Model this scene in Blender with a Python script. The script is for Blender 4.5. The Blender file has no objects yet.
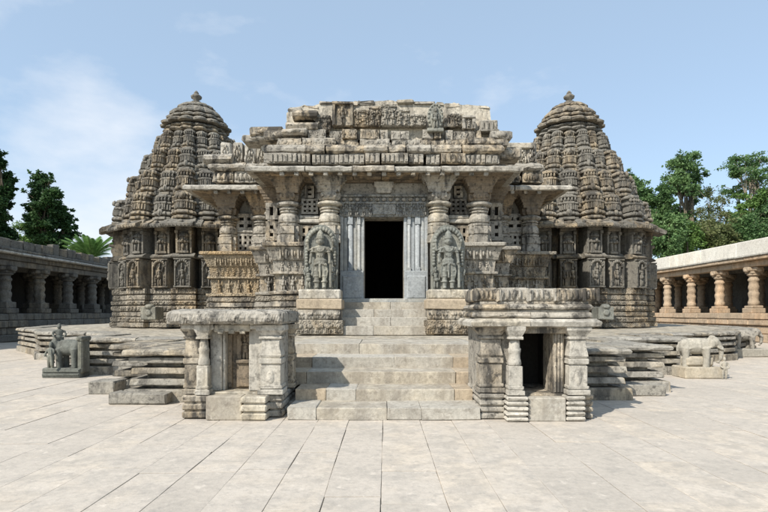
import bpy, math, random
from mathutils import Vector, Matrix, noise as mnoise
R = random.Random(7)
PI = math.pi
scene = bpy.context.scene
C = scene.collection

# ------------------------------------------------------------------ camera, sky, sun, exposure
cam_d = bpy.data.cameras.new('camera'); cam = bpy.data.objects.new('camera', cam_d); C.objects.link(cam)
cam.location = (0, 0, 1.6); cam.rotation_euler = (math.radians(90), 0, 0)
cam_d.sensor_width = 36.0; cam_d.lens = 36.0 * 520 / 768
cam_d.shift_y = 56.0 / 768
cam_d.clip_start = 0.1; cam_d.clip_end = 3000
scene.camera = cam

SUN_TRAVEL = Vector((0.72, 0.78, -1.0)).normalized()
to_sun = -SUN_TRAVEL
elev = math.asin(to_sun.z); azim = math.atan2(to_sun.x, to_sun.y)
world = bpy.data.worlds.new('World'); scene.world = world; world.use_nodes = True
wn, wl = world.node_tree.nodes, world.node_tree.links
bg = wn['Background']; bg.inputs[1].default_value = 0.15
sky = wn.new('ShaderNodeTexSky'); sky.sky_type = 'NISHITA'; sky.sun_disc = False
sky.sun_elevation = elev; sky.sun_rotation = azim
sky.air_density = 1.0; sky.dust_density = 1.6; sky.ozone_density = 1.2; sky.altitude = 600
# thin broken cloud spread over the whole sky
tc = wn.new('ShaderNodeTexCoord')
mp = wn.new('ShaderNodeMapping'); mp.inputs['Scale'].default_value = (1, 1, 2.2); mp.inputs['Location'].default_value = (0.35, 0.0, 0.15)
n1 = wn.new('ShaderNodeTexNoise'); n1.inputs['Scale'].default_value = 1.7; n1.inputs['Detail'].default_value = 8; n1.inputs['Roughness'].default_value = 0.55
rp = wn.new('ShaderNodeValToRGB'); rp.color_ramp.elements[0].position = 0.53; rp.color_ramp.elements[1].position = 0.70
rp.color_ramp.elements[1].color = (0.8, 0.8, 0.8, 1)
mixc = wn.new('ShaderNodeMix'); mixc.data_type = 'RGBA'
wl.new(tc.outputs['Generated'], mp.inputs[0]); wl.new(mp.outputs[0], n1.inputs['Vector']); wl.new(n1.outputs[0], rp.inputs[0])
hz = wn.new('ShaderNodeMix'); hz.data_type = 'RGBA'; hz.inputs[0].default_value = 0.45; hz.inputs[7].default_value = (4.3, 5.6, 6.9, 1)
wl.new(sky.outputs[0], hz.inputs[6])
wl.new(rp.outputs[0], mixc.inputs[0]); wl.new(hz.outputs[2], mixc.inputs[6]); mixc.inputs[7].default_value = (5.9, 6.1, 6.4, 1)
wl.new(mixc.outputs[2], bg.inputs[0])

sd = bpy.data.lights.new('sun', 'SUN'); sd.energy = 5.0; sd.angle = math.radians(0.6); sd.color = (1.0, 0.945, 0.865)
sun = bpy.data.objects.new('sun', sd); C.objects.link(sun); sun.location = (-20, -20, 30)
sun.rotation_euler = SUN_TRAVEL.to_track_quat('-Z', 'Y').to_euler()

vs = scene.view_settings
vs.view_transform = 'Standard'; vs.look = 'None'; vs.gamma = 1.0; vs.exposure = 0.15; vs.use_curve_mapping = False
scene.cycles.max_bounces = 6; scene.cycles.diffuse_bounces = 4

# ------------------------------------------------------------------ mesh helpers
def V(*a): return Vector(a)

class MB:
    def __init__(s): s.v = []; s.f = []; s.sm = []
    def add(s, vs_, fs, smooth=False, M=None):
        b = len(s.v)
        for p in vs_:
            p = Vector(p)
            s.v.append(tuple(M @ p) if M else tuple(p))
        for f in fs:
            s.f.append(tuple(i + b for i in f)); s.sm.append(smooth)
    def box(s, x0, x1, y0, y1, z0, z1, c=0.0, M=None):
        if c <= 0:
            vv = [(x, y, z) for x in (x0, x1) for y in (y0, y1) for z in (z0, z1)]
            s.add(vv, [(0,1,3,2),(4,6,7,5),(0,4,5,1),(2,3,7,6),(0,2,6,4),(1,5,7,3)], False, M); return
        c = min(c, (x1-x0)*.45, (y1-y0)*.45, (z1-z0)*.45)
        cx, cy, cz = (x0+x1)/2, (y0+y1)/2, (z0+z1)/2; hx, hy, hz = (x1-x0)/2, (y1-y0)/2, (z1-z0)/2
        vv = []; idx = {}
        for sx in (-1, 1):
            for sy in (-1, 1):
                for sz in (-1, 1):
                    for ax in range(3):
                        d = [hx-c, hy-c, hz-c]; d[ax] += c
                        idx[(sx, sy, sz, ax)] = len(vv)
                        vv.append((cx+sx*d[0], cy+sy*d[1], cz+sz*d[2]))
        fs = []
        for k in (-1, 1):
            fs.append([idx[(k,a,b,0)] for a, b in ((-1,-1),(1,-1),(1,1),(-1,1))])
            fs.append([idx[(a,k,b,1)] for a, b in ((-1,-1),(1,-1),(1,1),(-1,1))])
            fs.append([idx[(a,b,k,2)] for a, b in ((-1,-1),(1,-1),(1,1),(-1,1))])
        for a in (-1, 1):
            for b in (-1, 1):
                fs.append([idx[(a,b,-1,0)], idx[(a,b,1,0)], idx[(a,b,1,1)], idx[(a,b,-1,1)]])
                fs.append([idx[(a,-1,b,0)], idx[(a,1,b,0)], idx[(a,1,b,2)], idx[(a,-1,b,2)]])
                fs.append([idx[(-1,a,b,1)], idx[(1,a,b,1)], idx[(1,a,b,2)], idx[(-1,a,b,2)]])
                for d in (-1, 1): fs.append([idx[(a,b,d,0)], idx[(a,b,d,1)], idx[(a,b,d,2)]])
        s.add(vv, fs, False, M)
    def sweep(s, plan, prof, smooth=False, cap=True, M=None):
        # plan: unit closed polygon [(x,y)], prof: [(sx, sy, z)] scaling of the plan at each height
        n = len(plan); vv = []; fs = []
        for a, b, z in prof: vv += [(x*a, y*b, z) for x, y in plan]
        for k in range(len(prof)-1):
            for i in range(n):
                j = (i+1) % n; fs.append((k*n+i, k*n+j, (k+1)*n+j, (k+1)*n+i))
        if cap: fs += [tuple(range(n))[::-1], tuple(range((len(prof)-1)*n, len(prof)*n))]
        s.add(vv, fs, smooth, M)
    def lathe(s, prof, seg=16, c=(0,0,0), smooth=True, M=None):
        plan = [(math.cos(2*PI*i/seg), math.sin(2*PI*i/seg)) for i in range(seg)]
        M2 = Matrix.Translation(c); M2 = M @ M2 if M else M2
        s.sweep(plan, [(r, r, z) for r, z in prof], smooth, True, M2)
    def ell(s, c, r, seg=8, rings=5, M=None, rot=None):
        vv = [(0,0,-1)]
        for k in range(1, rings):
            t = -PI/2 + PI*k/rings
            for i in range(seg):
                a = 2*PI*i/seg; vv.append((math.cos(t)*math.cos(a), math.cos(t)*math.sin(a), math.sin(t)))
        vv.append((0,0,1)); fs = []
        for i in range(seg):
            j = (i+1) % seg; fs.append((0, 1+j, 1+i))
            for k in range(rings-2): b = 1+k*seg; fs.append((b+i, b+j, b+seg+j, b+seg+i))
            b = 1+(rings-2)*seg; fs.append((b+i, b+j, len(vv)-1))
        L = Matrix.Translation(c)
        if rot: L = L @ rot
        L = L @ Matrix.Diagonal((r[0], r[1], r[2], 1))
        s.add(vv, fs, True, M @ L if M else L)
    def tube(s, pts, rad, seg=6, M=None, caps=True):
        n = len(pts); vv = []; fs = []; pts = [Vector(p) for p in pts]
        for k, p in enumerate(pts):
            d = (pts[min(k+1, n-1)] - pts[max(k-1, 0)]).normalized()
            a = d.orthogonal().normalized() if abs(d.z) > .95 else d.cross(V(0,0,1)).normalized()
            b = d.cross(a)
            for i in range(seg):
                t = 2*PI*i/seg; vv.append(p + (a*math.cos(t) + b*math.sin(t))*rad[k])
        for k in range(n-1):
            for i in range(seg):
                j = (i+1) % seg; fs.append((k*seg+i, k*seg+j, (k+1)*seg+j, (k+1)*seg+i))
        if caps: fs += [tuple(range(seg)), tuple(range((n-1)*seg, n*seg))]
        s.add(vv, fs, True, M)
    def prism(s, prof, x0, x1, m0=0.0, m1=0.0, smooth=False, M=None):
        # prof: closed [(out, z)]; extruded along local x, outward = -y; ends mitred by out*m
        n = len(prof)
        vv = [(x0 - o*m0, -o, z) for o, z in prof] + [(x1 + o*m1, -o, z) for o, z in prof]
        fs = [(i, (i+1) % n, n+(i+1) % n, n+i) for i in range(n)] + [tuple(range(n))[::-1], tuple(range(n, 2*n))]
        s.add(vv, fs, smooth, M)
    def eroded(s, prof, x0, x1, m0, m1, ero, seed):
        n = len(prof); k = max(2, min(12, int((x1-x0)/.13)+1)); vv = []; fs = []
        for i in range(k+1):
            t = i/k
            for j, (o, z) in enumerate(prof):
                x = (x0-o*m0)*(1-t) + (x1+o*m1)*t
                if o > 0.0:
                    q = mnoise.noise((x*3.1+seed, o*3+seed*.7, z*4)) + .6*mnoise.noise((x*9+seed*1.3, o*8, z*9))
                    q2 = mnoise.noise((x*4.3-seed, o*5, z*4+9.1)) + .5*mnoise.noise((x*11-seed, o*8, z*9+3))
                    bite = -max(0, q-.42)*2.2 if i not in (0, k) else 0
                    o2 = o + ero*(q*.8+bite); z2 = z + ero*.55*q2*(1 if 0 < j < n-1 else .5)
                else: o2, z2 = o, z
                vv.append((x, -o2, z2))
        for i in range(k):
            for j in range(n): fs.append((i*n+j, i*n+(j+1) % n, (i+1)*n+(j+1) % n, (i+1)*n+j))
        fs += [tuple(range(n))[::-1], tuple(range(k*n, (k+1)*n))]
        s.add(vv, fs, False)
    def outline(s, pts, y0, y1, M=None):
        # closed [(x,z)] outline with thickness y0..y1
        n = len(pts)
        vv = [(x, y0, z) for x, z in pts] + [(x, y1, z) for x, z in pts]
        fs = [(i, (i+1) % n, n+(i+1) % n, n+i) for i in range(n)] + [tuple(range(n))[::-1], tuple(range(n, 2*n))]
        s.add(vv, fs, False, M)
    def jitter(s, a, rnd=R):
        seen = {}
        for i, p in enumerate(s.v):
            k = (round(p[0], 3), round(p[1], 3), round(p[2], 3))
            if k not in seen: seen[k] = (rnd.uniform(-a, a), rnd.uniform(-a, a), rnd.uniform(-a, a))
            d = seen[k]; s.v[i] = (p[0]+d[0], p[1]+d[1], p[2]+d[2])
        return s
    def mesh(s, name, mat):
        me = bpy.data.meshes.new(name); me.from_pydata(s.v, [], s.f)
        me.polygons.foreach_set('use_smooth', s.sm)
        me.materials.append(mat); me.update(); return me
    def remesh(s, name, mat, voxel):
        me = s.mesh(name, mat); o = bpy.data.objects.new('tmp', me); C.objects.link(o)
        m = o.modifiers.new('r', 'REMESH'); m.mode = 'VOXEL'; m.voxel_size = voxel; m.use_smooth_shade = True
        m2 = o.modifiers.new('s', 'SMOOTH'); m2.iterations = 2; m2.factor = .5
        dg = bpy.context.evaluated_depsgraph_get()
        out = bpy.data.meshes.new_from_object(o.evaluated_get(dg)); out.name = name
        if not out.materials: out.materials.append(mat)
        bpy.data.objects.remove(o); return out

def O(name, me, parent=None, loc=(0,0,0), rz=0.0, sc=None, world_loc=True):
    o = bpy.data.objects.new(name, me); C.objects.link(o)
    l = Vector(loc)
    if parent is not None:
        o.parent = parent
        if world_loc:
            q = parent
            while q is not None: l = l - q.location; q = q.parent
    o.location = l; o.rotation_euler = (0, 0, rz)
    if sc is not None: o.scale = sc if hasattr(sc, '__len__') else (sc, sc, sc)
    return o
def thing(name, label, cat, loc, group=None):
    o = bpy.data.objects.new(name, None); C.objects.link(o); o.location = loc; o.empty_display_size = .2
    o['label'] = label; o['category'] = cat
    if group: o['group'] = group
    return o
def tag(o, label, cat, group=None):
    o['label'] = label; o['category'] = cat
    if group: o['group'] = group
    return o
def structure(o): o['kind'] = 'structure'; return o

# ------------------------------------------------------------------ materials
def stone(name, c1, c2, c3, dark=(.05,.047,.042), dark_amt=.5, bump=.5, carve=0.0, var=.16, rough=.9, fine=1.0, streak=True, warm=(1.025,1.0,.94)):
    c1, c2, c3 = [tuple(x*w for x, w in zip(c, warm)) for c in (c1, c2, c3)]
    m = bpy.data.materials.new(name); m.use_nodes = True
    n, l = m.node_tree.nodes, m.node_tree.links
    b = n['Principled BSDF']; b.inputs['Roughness'].default_value = rough
    b.inputs['Specular IOR Level'].default_value = .25
    g = n.new('ShaderNodeNewGeometry'); oi = n.new('ShaderNodeObjectInfo')
    def noise(scale, detail=4, rgh=.55, vec=None, dist=0):
        t = n.new('ShaderNodeTexNoise'); t.inputs['Scale'].default_value = scale; t.inputs['Detail'].default_value = detail
        t.inputs['Roughness'].default_value = rgh; t.inputs['Distortion'].default_value = dist
        l.new(vec if vec else g.outputs['Position'], t.inputs['Vector']); return t.outputs['Fac']
    def ramp(src, a, b_, ca=(0,0,0,1), cb=(1,1,1,1)):
        r = n.new('ShaderNodeValToRGB'); r.color_ramp.elements[0].position = a; r.color_ramp.elements[1].position = b_
        r.color_ramp.elements[0].color = ca; r.color_ramp.elements[1].color = cb; l.new(src, r.inputs[0]); return r.outputs[0]
    def mix(fac, a, b_, blend='MIX'):
        x = n.new('ShaderNodeMix'); x.data_type = 'RGBA'; x.blend_type = blend
        for inp, val in ((x.inputs[0], fac), (x.inputs[6], a), (x.inputs[7], b_)):
            if isinstance(val, (int, float)): inp.default_value = val
            elif isinstance(val, tuple): inp.default_value = (*val, 1) if len(val) == 3 else val
            else: l.new(val, inp)
        return x.outputs[2]
    def math_(op, a, b_=None):
        x = n.new('ShaderNodeMath'); x.operation = op
        for inp, val in ((x.inputs[0], a), (x.inputs[1], b_)):
            if val is None: continue
            if isinstance(val, (int, float)): inp.default_value = val
            else: l.new(val, inp)
        return x.outputs[0]
    col = mix(ramp(noise(.9, 5), .38, .62), c1, c2)
    # each block of stone leans towards the warm or cool tone on its own
    rr = math_('ADD', math_('MULTIPLY', oi.outputs['Random'], .5), math_('MULTIPLY', noise(2.3, 4), .8))
    col = mix(ramp(rr, .62, .95), col, c3)
    val = math_('ADD', math_('MULTIPLY', oi.outputs['Random'], 2*var), 1-var)
    hsv = n.new('ShaderNodeHueSaturation'); l.new(col, hsv.inputs['Color']); l.new(val, hsv.inputs['Value']); col = hsv.outputs[0]
    col = mix(.55*fine, col, ramp(noise(17, 6, .7), .25, .75, (.35,.35,.35,1), (1.25,1.25,1.25,1)), 'MULTIPLY')
    # rain streaks and lichen
    if dark_amt > 0:
        mp = n.new('ShaderNodeMapping'); l.new(g.outputs['Position'], mp.inputs[0])
        mp.inputs['Scale'].default_value = (1, 1, .28 if streak else 1)
        k = math_('ADD', math_('MULTIPLY', noise(3.1, 7, .68, mp.outputs[0], .3), .72), math_('MULTIPLY', oi.outputs['Random'], .12))
        col = mix(ramp(k, .40, .52, (0,0,0,1), (dark_amt,)*3+(1,)), col, dark)
        sp = ramp(noise(8, 6, .74), .525, .625, (0,0,0,1), (dark_amt*.9,)*3+(1,))
        col = mix(sp, col, dark)
        pale = ramp(noise(6.1, 5, .65, None, .5), .60, .74, (0,0,0,1), (.4,)*3+(1,))
        col = mix(pale, col, tuple(min(1, x*1.55) for x in c1))
    l.new(col, b.inputs['Base Color'])
    h = math_('ADD', math_('MULTIPLY', noise(7, 5, .6), .6), math_('MULTIPLY', noise(42, 4, .6), .28*fine))
    if carve > 0:
        vo = n.new('ShaderNodeTexVoronoi'); vo.inputs['Scale'].default_value = carve; vo.feature = 'SMOOTH_F1'
        vo.inputs['Smoothness'].default_value = .25
        l.new(g.outputs['Position'], vo.inputs['Vector'])
        h = math_('ADD', h, math_('MULTIPLY', ramp(vo.outputs['Distance'], .12, .55), -.9))
    bp = n.new('ShaderNodeBump'); bp.inputs['Strength'].default_value = bump; bp.inputs['Distance'].default_value = .05
    l.new(h, bp.inputs['Height']); l.new(bp.outputs[0], b.inputs['Normal'])
    return m

M = {}
M['hall'] = stone('hall_stone', (.45,.425,.38), (.35,.33,.295), (.44,.365,.265), dark_amt=.95, bump=.6)
M['hall_carved'] = stone('hall_carved_stone', (.43,.405,.355), (.33,.31,.27), (.43,.35,.25), dark_amt=.85, bump=.9, carve=13)
M['pale'] = stone('pale_stone', (.56,.535,.485), (.47,.45,.41), (.50,.45,.36), dark_amt=.55, bump=.4, var=.1)
M['plaster'] = stone('old_plaster', (.64,.60,.52), (.54,.50,.43), (.52,.44,.34), dark_amt=.7, bump=.7)
M['eave'] = stone('eave_slab_stone', (.50,.48,.44), (.41,.395,.36), (.48,.43,.36), dark_amt=.65, bump=.5)
M['brown'] = stone('brown_stone', (.30,.245,.185), (.235,.195,.15), (.36,.27,.17), dark_amt=.8, bump=.6)  # darker, browner stone for soffits, beams, capitals and the niche panel
M['tower'] = stone('tower_stone', (.255,.243,.216), (.18,.172,.154), (.33,.27,.19), dark_amt=.82, bump=.28)
M['tower_carved'] = stone('tower_carved_stone', (.29,.278,.25), (.21,.202,.182), (.37,.31,.22), dark_amt=.8, bump=1.0, carve=11)
M['base'] = stone('basement_stone', (.35,.32,.27), (.27,.25,.215), (.40,.315,.21), dark_amt=.8, bump=.7, carve=16)
M['orange'] = stone('ochre_stone', (.45,.365,.255), (.39,.33,.245), (.48,.345,.19), dark_amt=.55, bump=.7, carve=17)
M['ochre'] = stone('ochre_relief', (.47,.39,.28), (.41,.35,.26), (.50,.37,.215), dark_amt=.5, bump=.5)
M['blue'] = stone('blue_grey_stone', (.40,.43,.455), (.33,.36,.385), (.45,.45,.42), dark_amt=.3, bump=.25, var=.07, warm=(1.02,1,.95))
M['lintel'] = stone('lintel_stone', (.35,.36,.36), (.27,.28,.28), (.40,.38,.33), dark_amt=.6, bump=.9, carve=15, warm=(1.02,1,.95))
M['statue'] = stone('statue_schist', (.29,.30,.275), (.21,.222,.206), (.32,.31,.26), dark_amt=.55, bump=.5, warm=(1.02,1,.95))
M['eleph_pale'] = stone('pale_elephant_stone', (.46,.435,.38), (.40,.38,.335), (.44,.39,.31), dark_amt=.2, bump=.35)
M['eleph_dark'] = stone('dark_statue_stone', (.185,.195,.178), (.135,.143,.13), (.22,.22,.175), dark_amt=.6, bump=.5, warm=(1.02,1,.95))
M['step'] = stone('step_stone', (.47,.45,.41), (.42,.405,.37), (.46,.42,.35), dark=(.17,.145,.115), dark_amt=.5, bump=.35, var=.05)
M['step_warm'] = stone('warm_step_stone', (.47,.395,.30), (.43,.365,.285), (.47,.40,.31), dark=(.16,.13,.1), dark_amt=.45, bump=.35, var=.06)
M['plinth'] = stone('platform_stone', (.39,.372,.335), (.31,.297,.268), (.40,.345,.26), dark=(.06,.056,.05), dark_amt=.75, bump=.6)
M['paving'] = stone('paving_stone', (.505,.475,.435), (.455,.43,.395), (.50,.458,.40), dark=(.28,.26,.23), dark_amt=.42, bump=.25, var=.10, fine=.5, streak=False, warm=(1.05,1.0,.925))
M['joint'] = stone('joint_earth', (.40,.36,.31), (.28,.25,.21), (.42,.38,.32), dark_amt=.5, bump=.3)
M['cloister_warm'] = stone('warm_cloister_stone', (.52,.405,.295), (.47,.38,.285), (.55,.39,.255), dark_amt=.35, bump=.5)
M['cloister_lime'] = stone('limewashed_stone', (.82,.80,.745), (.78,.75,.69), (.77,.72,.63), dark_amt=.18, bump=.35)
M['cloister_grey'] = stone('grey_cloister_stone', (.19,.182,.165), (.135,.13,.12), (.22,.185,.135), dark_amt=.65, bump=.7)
M['cloister_trim'] = stone('cloister_trim', (.52,.51,.48), (.45,.44,.42), (.46,.42,.36), dark_amt=.5, bump=.5)
M['inside'] = stone('shade_dark_stone', (.06,.056,.05), (.045,.042,.038), (.07,.06,.05), dark_amt=.3, bump=.4)  # interior shade put into the colour: right shrine inside, left cloister back wall
M['room'] = stone('dark_room_stone', (.022,.02,.018), (.016,.015,.014), (.025,.02,.018), dark_amt=.2, bump=.2)  # near-black colour stands in for shade in the room and behind pierced screens
M['earth'] = stone('earth', (.22,.19,.13), (.12,.13,.06), (.2,.18,.12), dark_amt=.3, bump=.4)

def leaf_mat(name, a, b_, trans=.35):
    m = bpy.data.materials.new(name); m.use_nodes = True
    n, l = m.node_tree.nodes, m.node_tree.links; b = n['Principled BSDF']
    g = n.new('ShaderNodeNewGeometry')
    t = n.new('ShaderNodeTexNoise'); t.inputs['Scale'].default_value = .55; t.inputs['Detail'].default_value = 4
    l.new(g.outputs['Position'], t.inputs['Vector'])
    r = n.new('ShaderNodeValToRGB'); r.color_ramp.elements[0].position = .36; r.color_ramp.elements[1].position = .64
    r.color_ramp.elements[0].color = (*a, 1); r.color_ramp.elements[1].color = (*b_, 1)
    mx = n.new('ShaderNodeMath'); mx.operation = 'MULTIPLY_ADD'; mx.inputs[1].default_value = .35; 
    l.new(g.outputs['Random Per Island'], mx.inputs[0]); l.new(t.outputs[0], mx.inputs[2])
    sb = n.new('ShaderNodeMath'); sb.operation = 'SUBTRACT'; sb.inputs[1].default_value = .17; l.new(mx.outputs[0], sb.inputs[0])
    l.new(sb.outputs[0], r.inputs[0]); l.new(r.outputs[0], b.inputs['Base Color'])
    b.inputs['Roughness'].default_value = .55; b.inputs['Specular IOR Level'].default_value = .3
    tr = n.new('ShaderNodeBsdfTranslucent'); l.new(r.outputs[0], tr.inputs[0])
    ms = n.new('ShaderNodeMixShader'); ms.inputs[0].default_value = trans
    l.new(b.outputs[0], ms.inputs[1]); l.new(tr.outputs[0], ms.inputs[2])
    l.new(ms.outputs[0], n['Material Output'].inputs[0]); return m
M['leaf_dark'] = leaf_mat('dark_leaves', (.028,.07,.022), (.08,.155,.05))
M['leaf_mid'] = leaf_mat('mid_leaves', (.065,.135,.045), (.175,.28,.105))
M['leaf_light'] = leaf_mat('light_leaves', (.07,.13,.03), (.16,.27,.07))
M['leaf_palm'] = leaf_mat('palm_leaves', (.08,.17,.04), (.19,.33,.10))
M['leaf_dry'] = leaf_mat('dry_leaves', (.085,.115,.04), (.19,.21,.085))
M['bark'] = stone('bark', (.20,.165,.12), (.14,.115,.085), (.22,.19,.14), dark_amt=.4, bump=.7)
M['bark_pale'] = stone('pale_bark', (.36,.32,.26), (.30,.26,.21), (.34,.29,.22), dark_amt=.3, bump=.5)

# ------------------------------------------------------------------ courtyard ground and paving
gmb = MB(); gmb.add([(-700,-60,-.06),(700,-60,-.06),(700,1400,-.06),(-700,1400,-.06)], [(0,1,2,3)])
structure(O('ground', gmb.mesh('ground', M['earth'])))
cmb = MB(); cmb.box(-26, 26, -6, 60, -.058, -.022)
court = structure(O('courtyard', cmb.mesh('courtyard', M['joint'])))
slabs = []
x = -20.0
edges = [-.977, -.517, -.02, .53, .99, 1.49, 2.10, 2.66]
xs = []
while x < edges[0] - .3: xs.append(x); x += R.uniform(.46, .64)
xs += edges; x = edges[-1] + R.uniform(.46, .64)
while x < 20.3: xs.append(x); x += R.uniform(.46, .64)
for a, b in zip(xs[:-1], xs[1:]):
    y = 1.2 + R.uniform(0, 1.2)
    while y < 27:
        L = R.uniform(.8, 1.75); slabs.append((a, b, y, min(y+L, 27.2))); y += L
def screen_size(s):
    cx, cy = (s[0]+s[1])/2, (s[2]+s[3])/2
    if s[3] < 4.3 or abs(cx) > cy*.74+.4: return 0
    return (s[3]-s[2])*(s[1]-s[0])/cy**3
slabs.sort(key=screen_size, reverse=True)
rest = MB()
def wander(xe, y): return xe + .022*mnoise.noise((xe*7.3, y*.2, 1.7)) + .002*mnoise.noise((xe*7.3, y*1.6, 4.1))
for i, (a, b, y0, y1) in enumerate(slabs):
    cx, cy = (a+b)/2, (y0+y1)/2; near = i < 300; zt = R.uniform(-.0035, .0035)
    ga, gb, gy = R.uniform(.0005, .006), R.uniform(.0005, .0055), R.uniform(.002, .007); c = .004
    n = 5 if near else 1; left = []; right = []
    for k in range(n+1):
        y = y0+gy+(y1-y0-gy*1.6)*k/n; e = .0025 if near else 0
        chip = .012 if near and k in (0, n) and R.random() < .06 else 0
        left.append((wander(a, y)+ga+R.uniform(-e, e)+chip, y)); right.append((wander(b, y)-gb+R.uniform(-e, e)-(.012 if near and k in (0, n) and R.random() < .06 else 0), y+R.uniform(-e, e)))
    loop = left + right[::-1]; m = len(loop); tx, ty = R.uniform(-.004, .004), R.uniform(-.003, .003)
    def top(p, d):
        px, py = p; px += (cx-px)*d/(b-a)*2; py += (cy-py)*d/(y1-y0)*2
        return (px, py, zt + tx*(px-cx) + ty*(py-cy) - (0 if d else .0015))
    vv = [(p[0], p[1], -.02) for p in loop] + [top(p, 0) for p in loop] + [top(p, c) for p in loop]
    fs = [(r*m+q, r*m+(q+1) % m, (r+1)*m+(q+1) % m, (r+1)*m+q) for r in (0, 1) for q in range(m)] + [tuple(range(2*m, 3*m))]
    if near:
        mb = MB(); mb.add([(p[0]-cx, p[1]-cy, p[2]) for p in vv], fs)
        O('paving_slab', mb.mesh('paving_slab', M['paving']), court, (cx, cy, 0))
    else: rest.add(vv, fs)
o = O('paving_slabs', rest.mesh('paving_slabs', M['paving']), court); o['kind'] = 'stuff'

# ------------------------------------------------------------------ courses of stones along a path
def seg_frames(path, closed=False):
    out = []
    n = len(path)
    for i in range(n-1):
        p, q = Vector(path[i]), Vector(path[i+1]); u = (q-p); L = u.length; u.normalize()
        def turn(a, b, c):
            d1 = (b-a).normalized(); d2 = (c-b).normalized()
            return math.atan2(d1.x*d2.y-d1.y*d2.x, d1.dot(d2))
        t0 = math.tan(turn(Vector(path[i-1]), p, q)/2) if i > 0 else 0
        t1 = math.tan(turn(p, q, Vector(path[i+2]))/2) if i < n-2 else 0
        out.append((p, u, L, math.atan2(u.y, u.x), t0, t1))
    return out
def courses(parent, name, path, prof, mat, lmin=.8, lmax=1.5, jit=.008, gap=.004, wob=.012, deco=None, skip=0.0, ero=None, twist=0.0):
    if ero is None: ero = wob*.7
    for p, u, L, ang, t0, t1 in seg_frames(path):
        cuts = [0.0]
        while L - cuts[-1] > lmax*1.15:
            cuts.append(cuts[-1] + R.uniform(lmin, lmax))
            if L - cuts[-1] < lmin*.5: cuts[-1] = L - lmin*.5
        cuts.append(L)
        for k in range(len(cuts)-1):
            if skip and R.random() < skip: continue
            a, b = cuts[k], cuts[k+1]; mid = (a+b)/2
            mb = MB(); w = R.uniform(-wob, wob); wz = R.uniform(-.004, .004)
            e = jit
            pr = [(o_+(w if o_ > .02 else 0)+R.uniform(-e, e)*(o_ > .02), z+wz+R.uniform(-e, e)*.5) for o_, z in prof]
            mb.eroded(pr, a-mid+(gap if k else 0), b-mid-(gap if k < len(cuts)-2 else 0), t0 if k == 0 else 0, t1 if k == len(cuts)-2 else 0, ero, R.uniform(0, 200))
            if deco: deco(mb, a-mid, b-mid, w)
            mb.jitter(jit*.6)
            c = p + u*mid
            o = O(name, mb.mesh(name, mat), parent, (c.x, c.y, 0), ang+R.uniform(-twist, twist))
            if twist: o.rotation_euler.y = R.uniform(-twist, twist)*.5
def band(o0, z0, o1, z1, r=.0, back=-.05):
    if r <= 0: return [(back, z0), (o0, z0), (o1, z1), (back, z1)]
    h = z1-z0; r = min(r, h*.45)
    return [(back, z0), (o0-r, z0), (o0-r*.3, z0+r*.3), (o0, z0+r), (o1, z1-r), (o1-r*.3, z1-r*.3), (o1-r, z1), (back, z1)]

# ------------------------------------------------------------------ platform
PL = .95
left_path = [(-16.5,26),(-15.0,21.5),(-12.9,19.4),(-11.6,17.6),(-9.6,17.0),(-8.2,15.4),(-8.2,13.35),(-5.4,13.35),(-5.4,10.75),(-4.45,10.75),(-4.45,9.4),(-1.87,9.4)]
right_path = [(1.87,9.6),(4.3,9.6),(4.3,10.5),(5.5,10.5),(5.5,13.35),(7.7,13.35),(7.7,15.6),(9.6,16.4),(11.6,17.4),(13.0,19.3),(15.2,21.5),(16.5,26)]
plat = thing('stone_platform', 'low star shaped stone platform of stacked mouldings carrying the whole temple', 'platform', (0, 14, 0))
core = MB()
def offset_path(path, dd):
    fr = seg_frames(path); out = []
    for i in range(len(path)):
        if i == 0: u, m = fr[0][1], 0
        elif i == len(path)-1: u, m = fr[-1][1], 0
        else: u, m = fr[i-1][1], fr[i-1][5]
        p = Vector(path[i]); nrm = Vector((u.y, -u.x)); q = p + nrm*dd + u*dd*m; out.append((q.x, q.y))
    return out
left_in, right_in = offset_path(left_path, -.32), offset_path(right_path, -.32)
inner = [(x+.0, y+.02) for x, y in left_in] + [(-1.87, 10.7), (1.87, 10.7)] + [(x, y+.02) for x, y in right_in] + [(16.5, 34), (-16.5, 34)]
core.outline([(x, z) for x, z in []] or [(0,0),(0,1),(1,1)], 0, 0) if False else None
n_ = len(inner)
core.add([(x, y-14, 0) for x, y in inner] + [(x, y-14, PL-.06) for x, y in inner],
         [(i, (i+1) % n_, n_+(i+1) % n_, n_+i) for i in range(n_)] + [tuple(range(n_, 2*n_))])
O('core', core.mesh('platform_core', M['plinth']), plat, (0, 14, 0))
top = MB()
top.add([(x, y-14, PL-.035) for x, y in inner], [tuple(range(n_))])
O('top_paving', top.mesh('platform_top', M['pale']), plat, (0, 14, 0))
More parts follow.
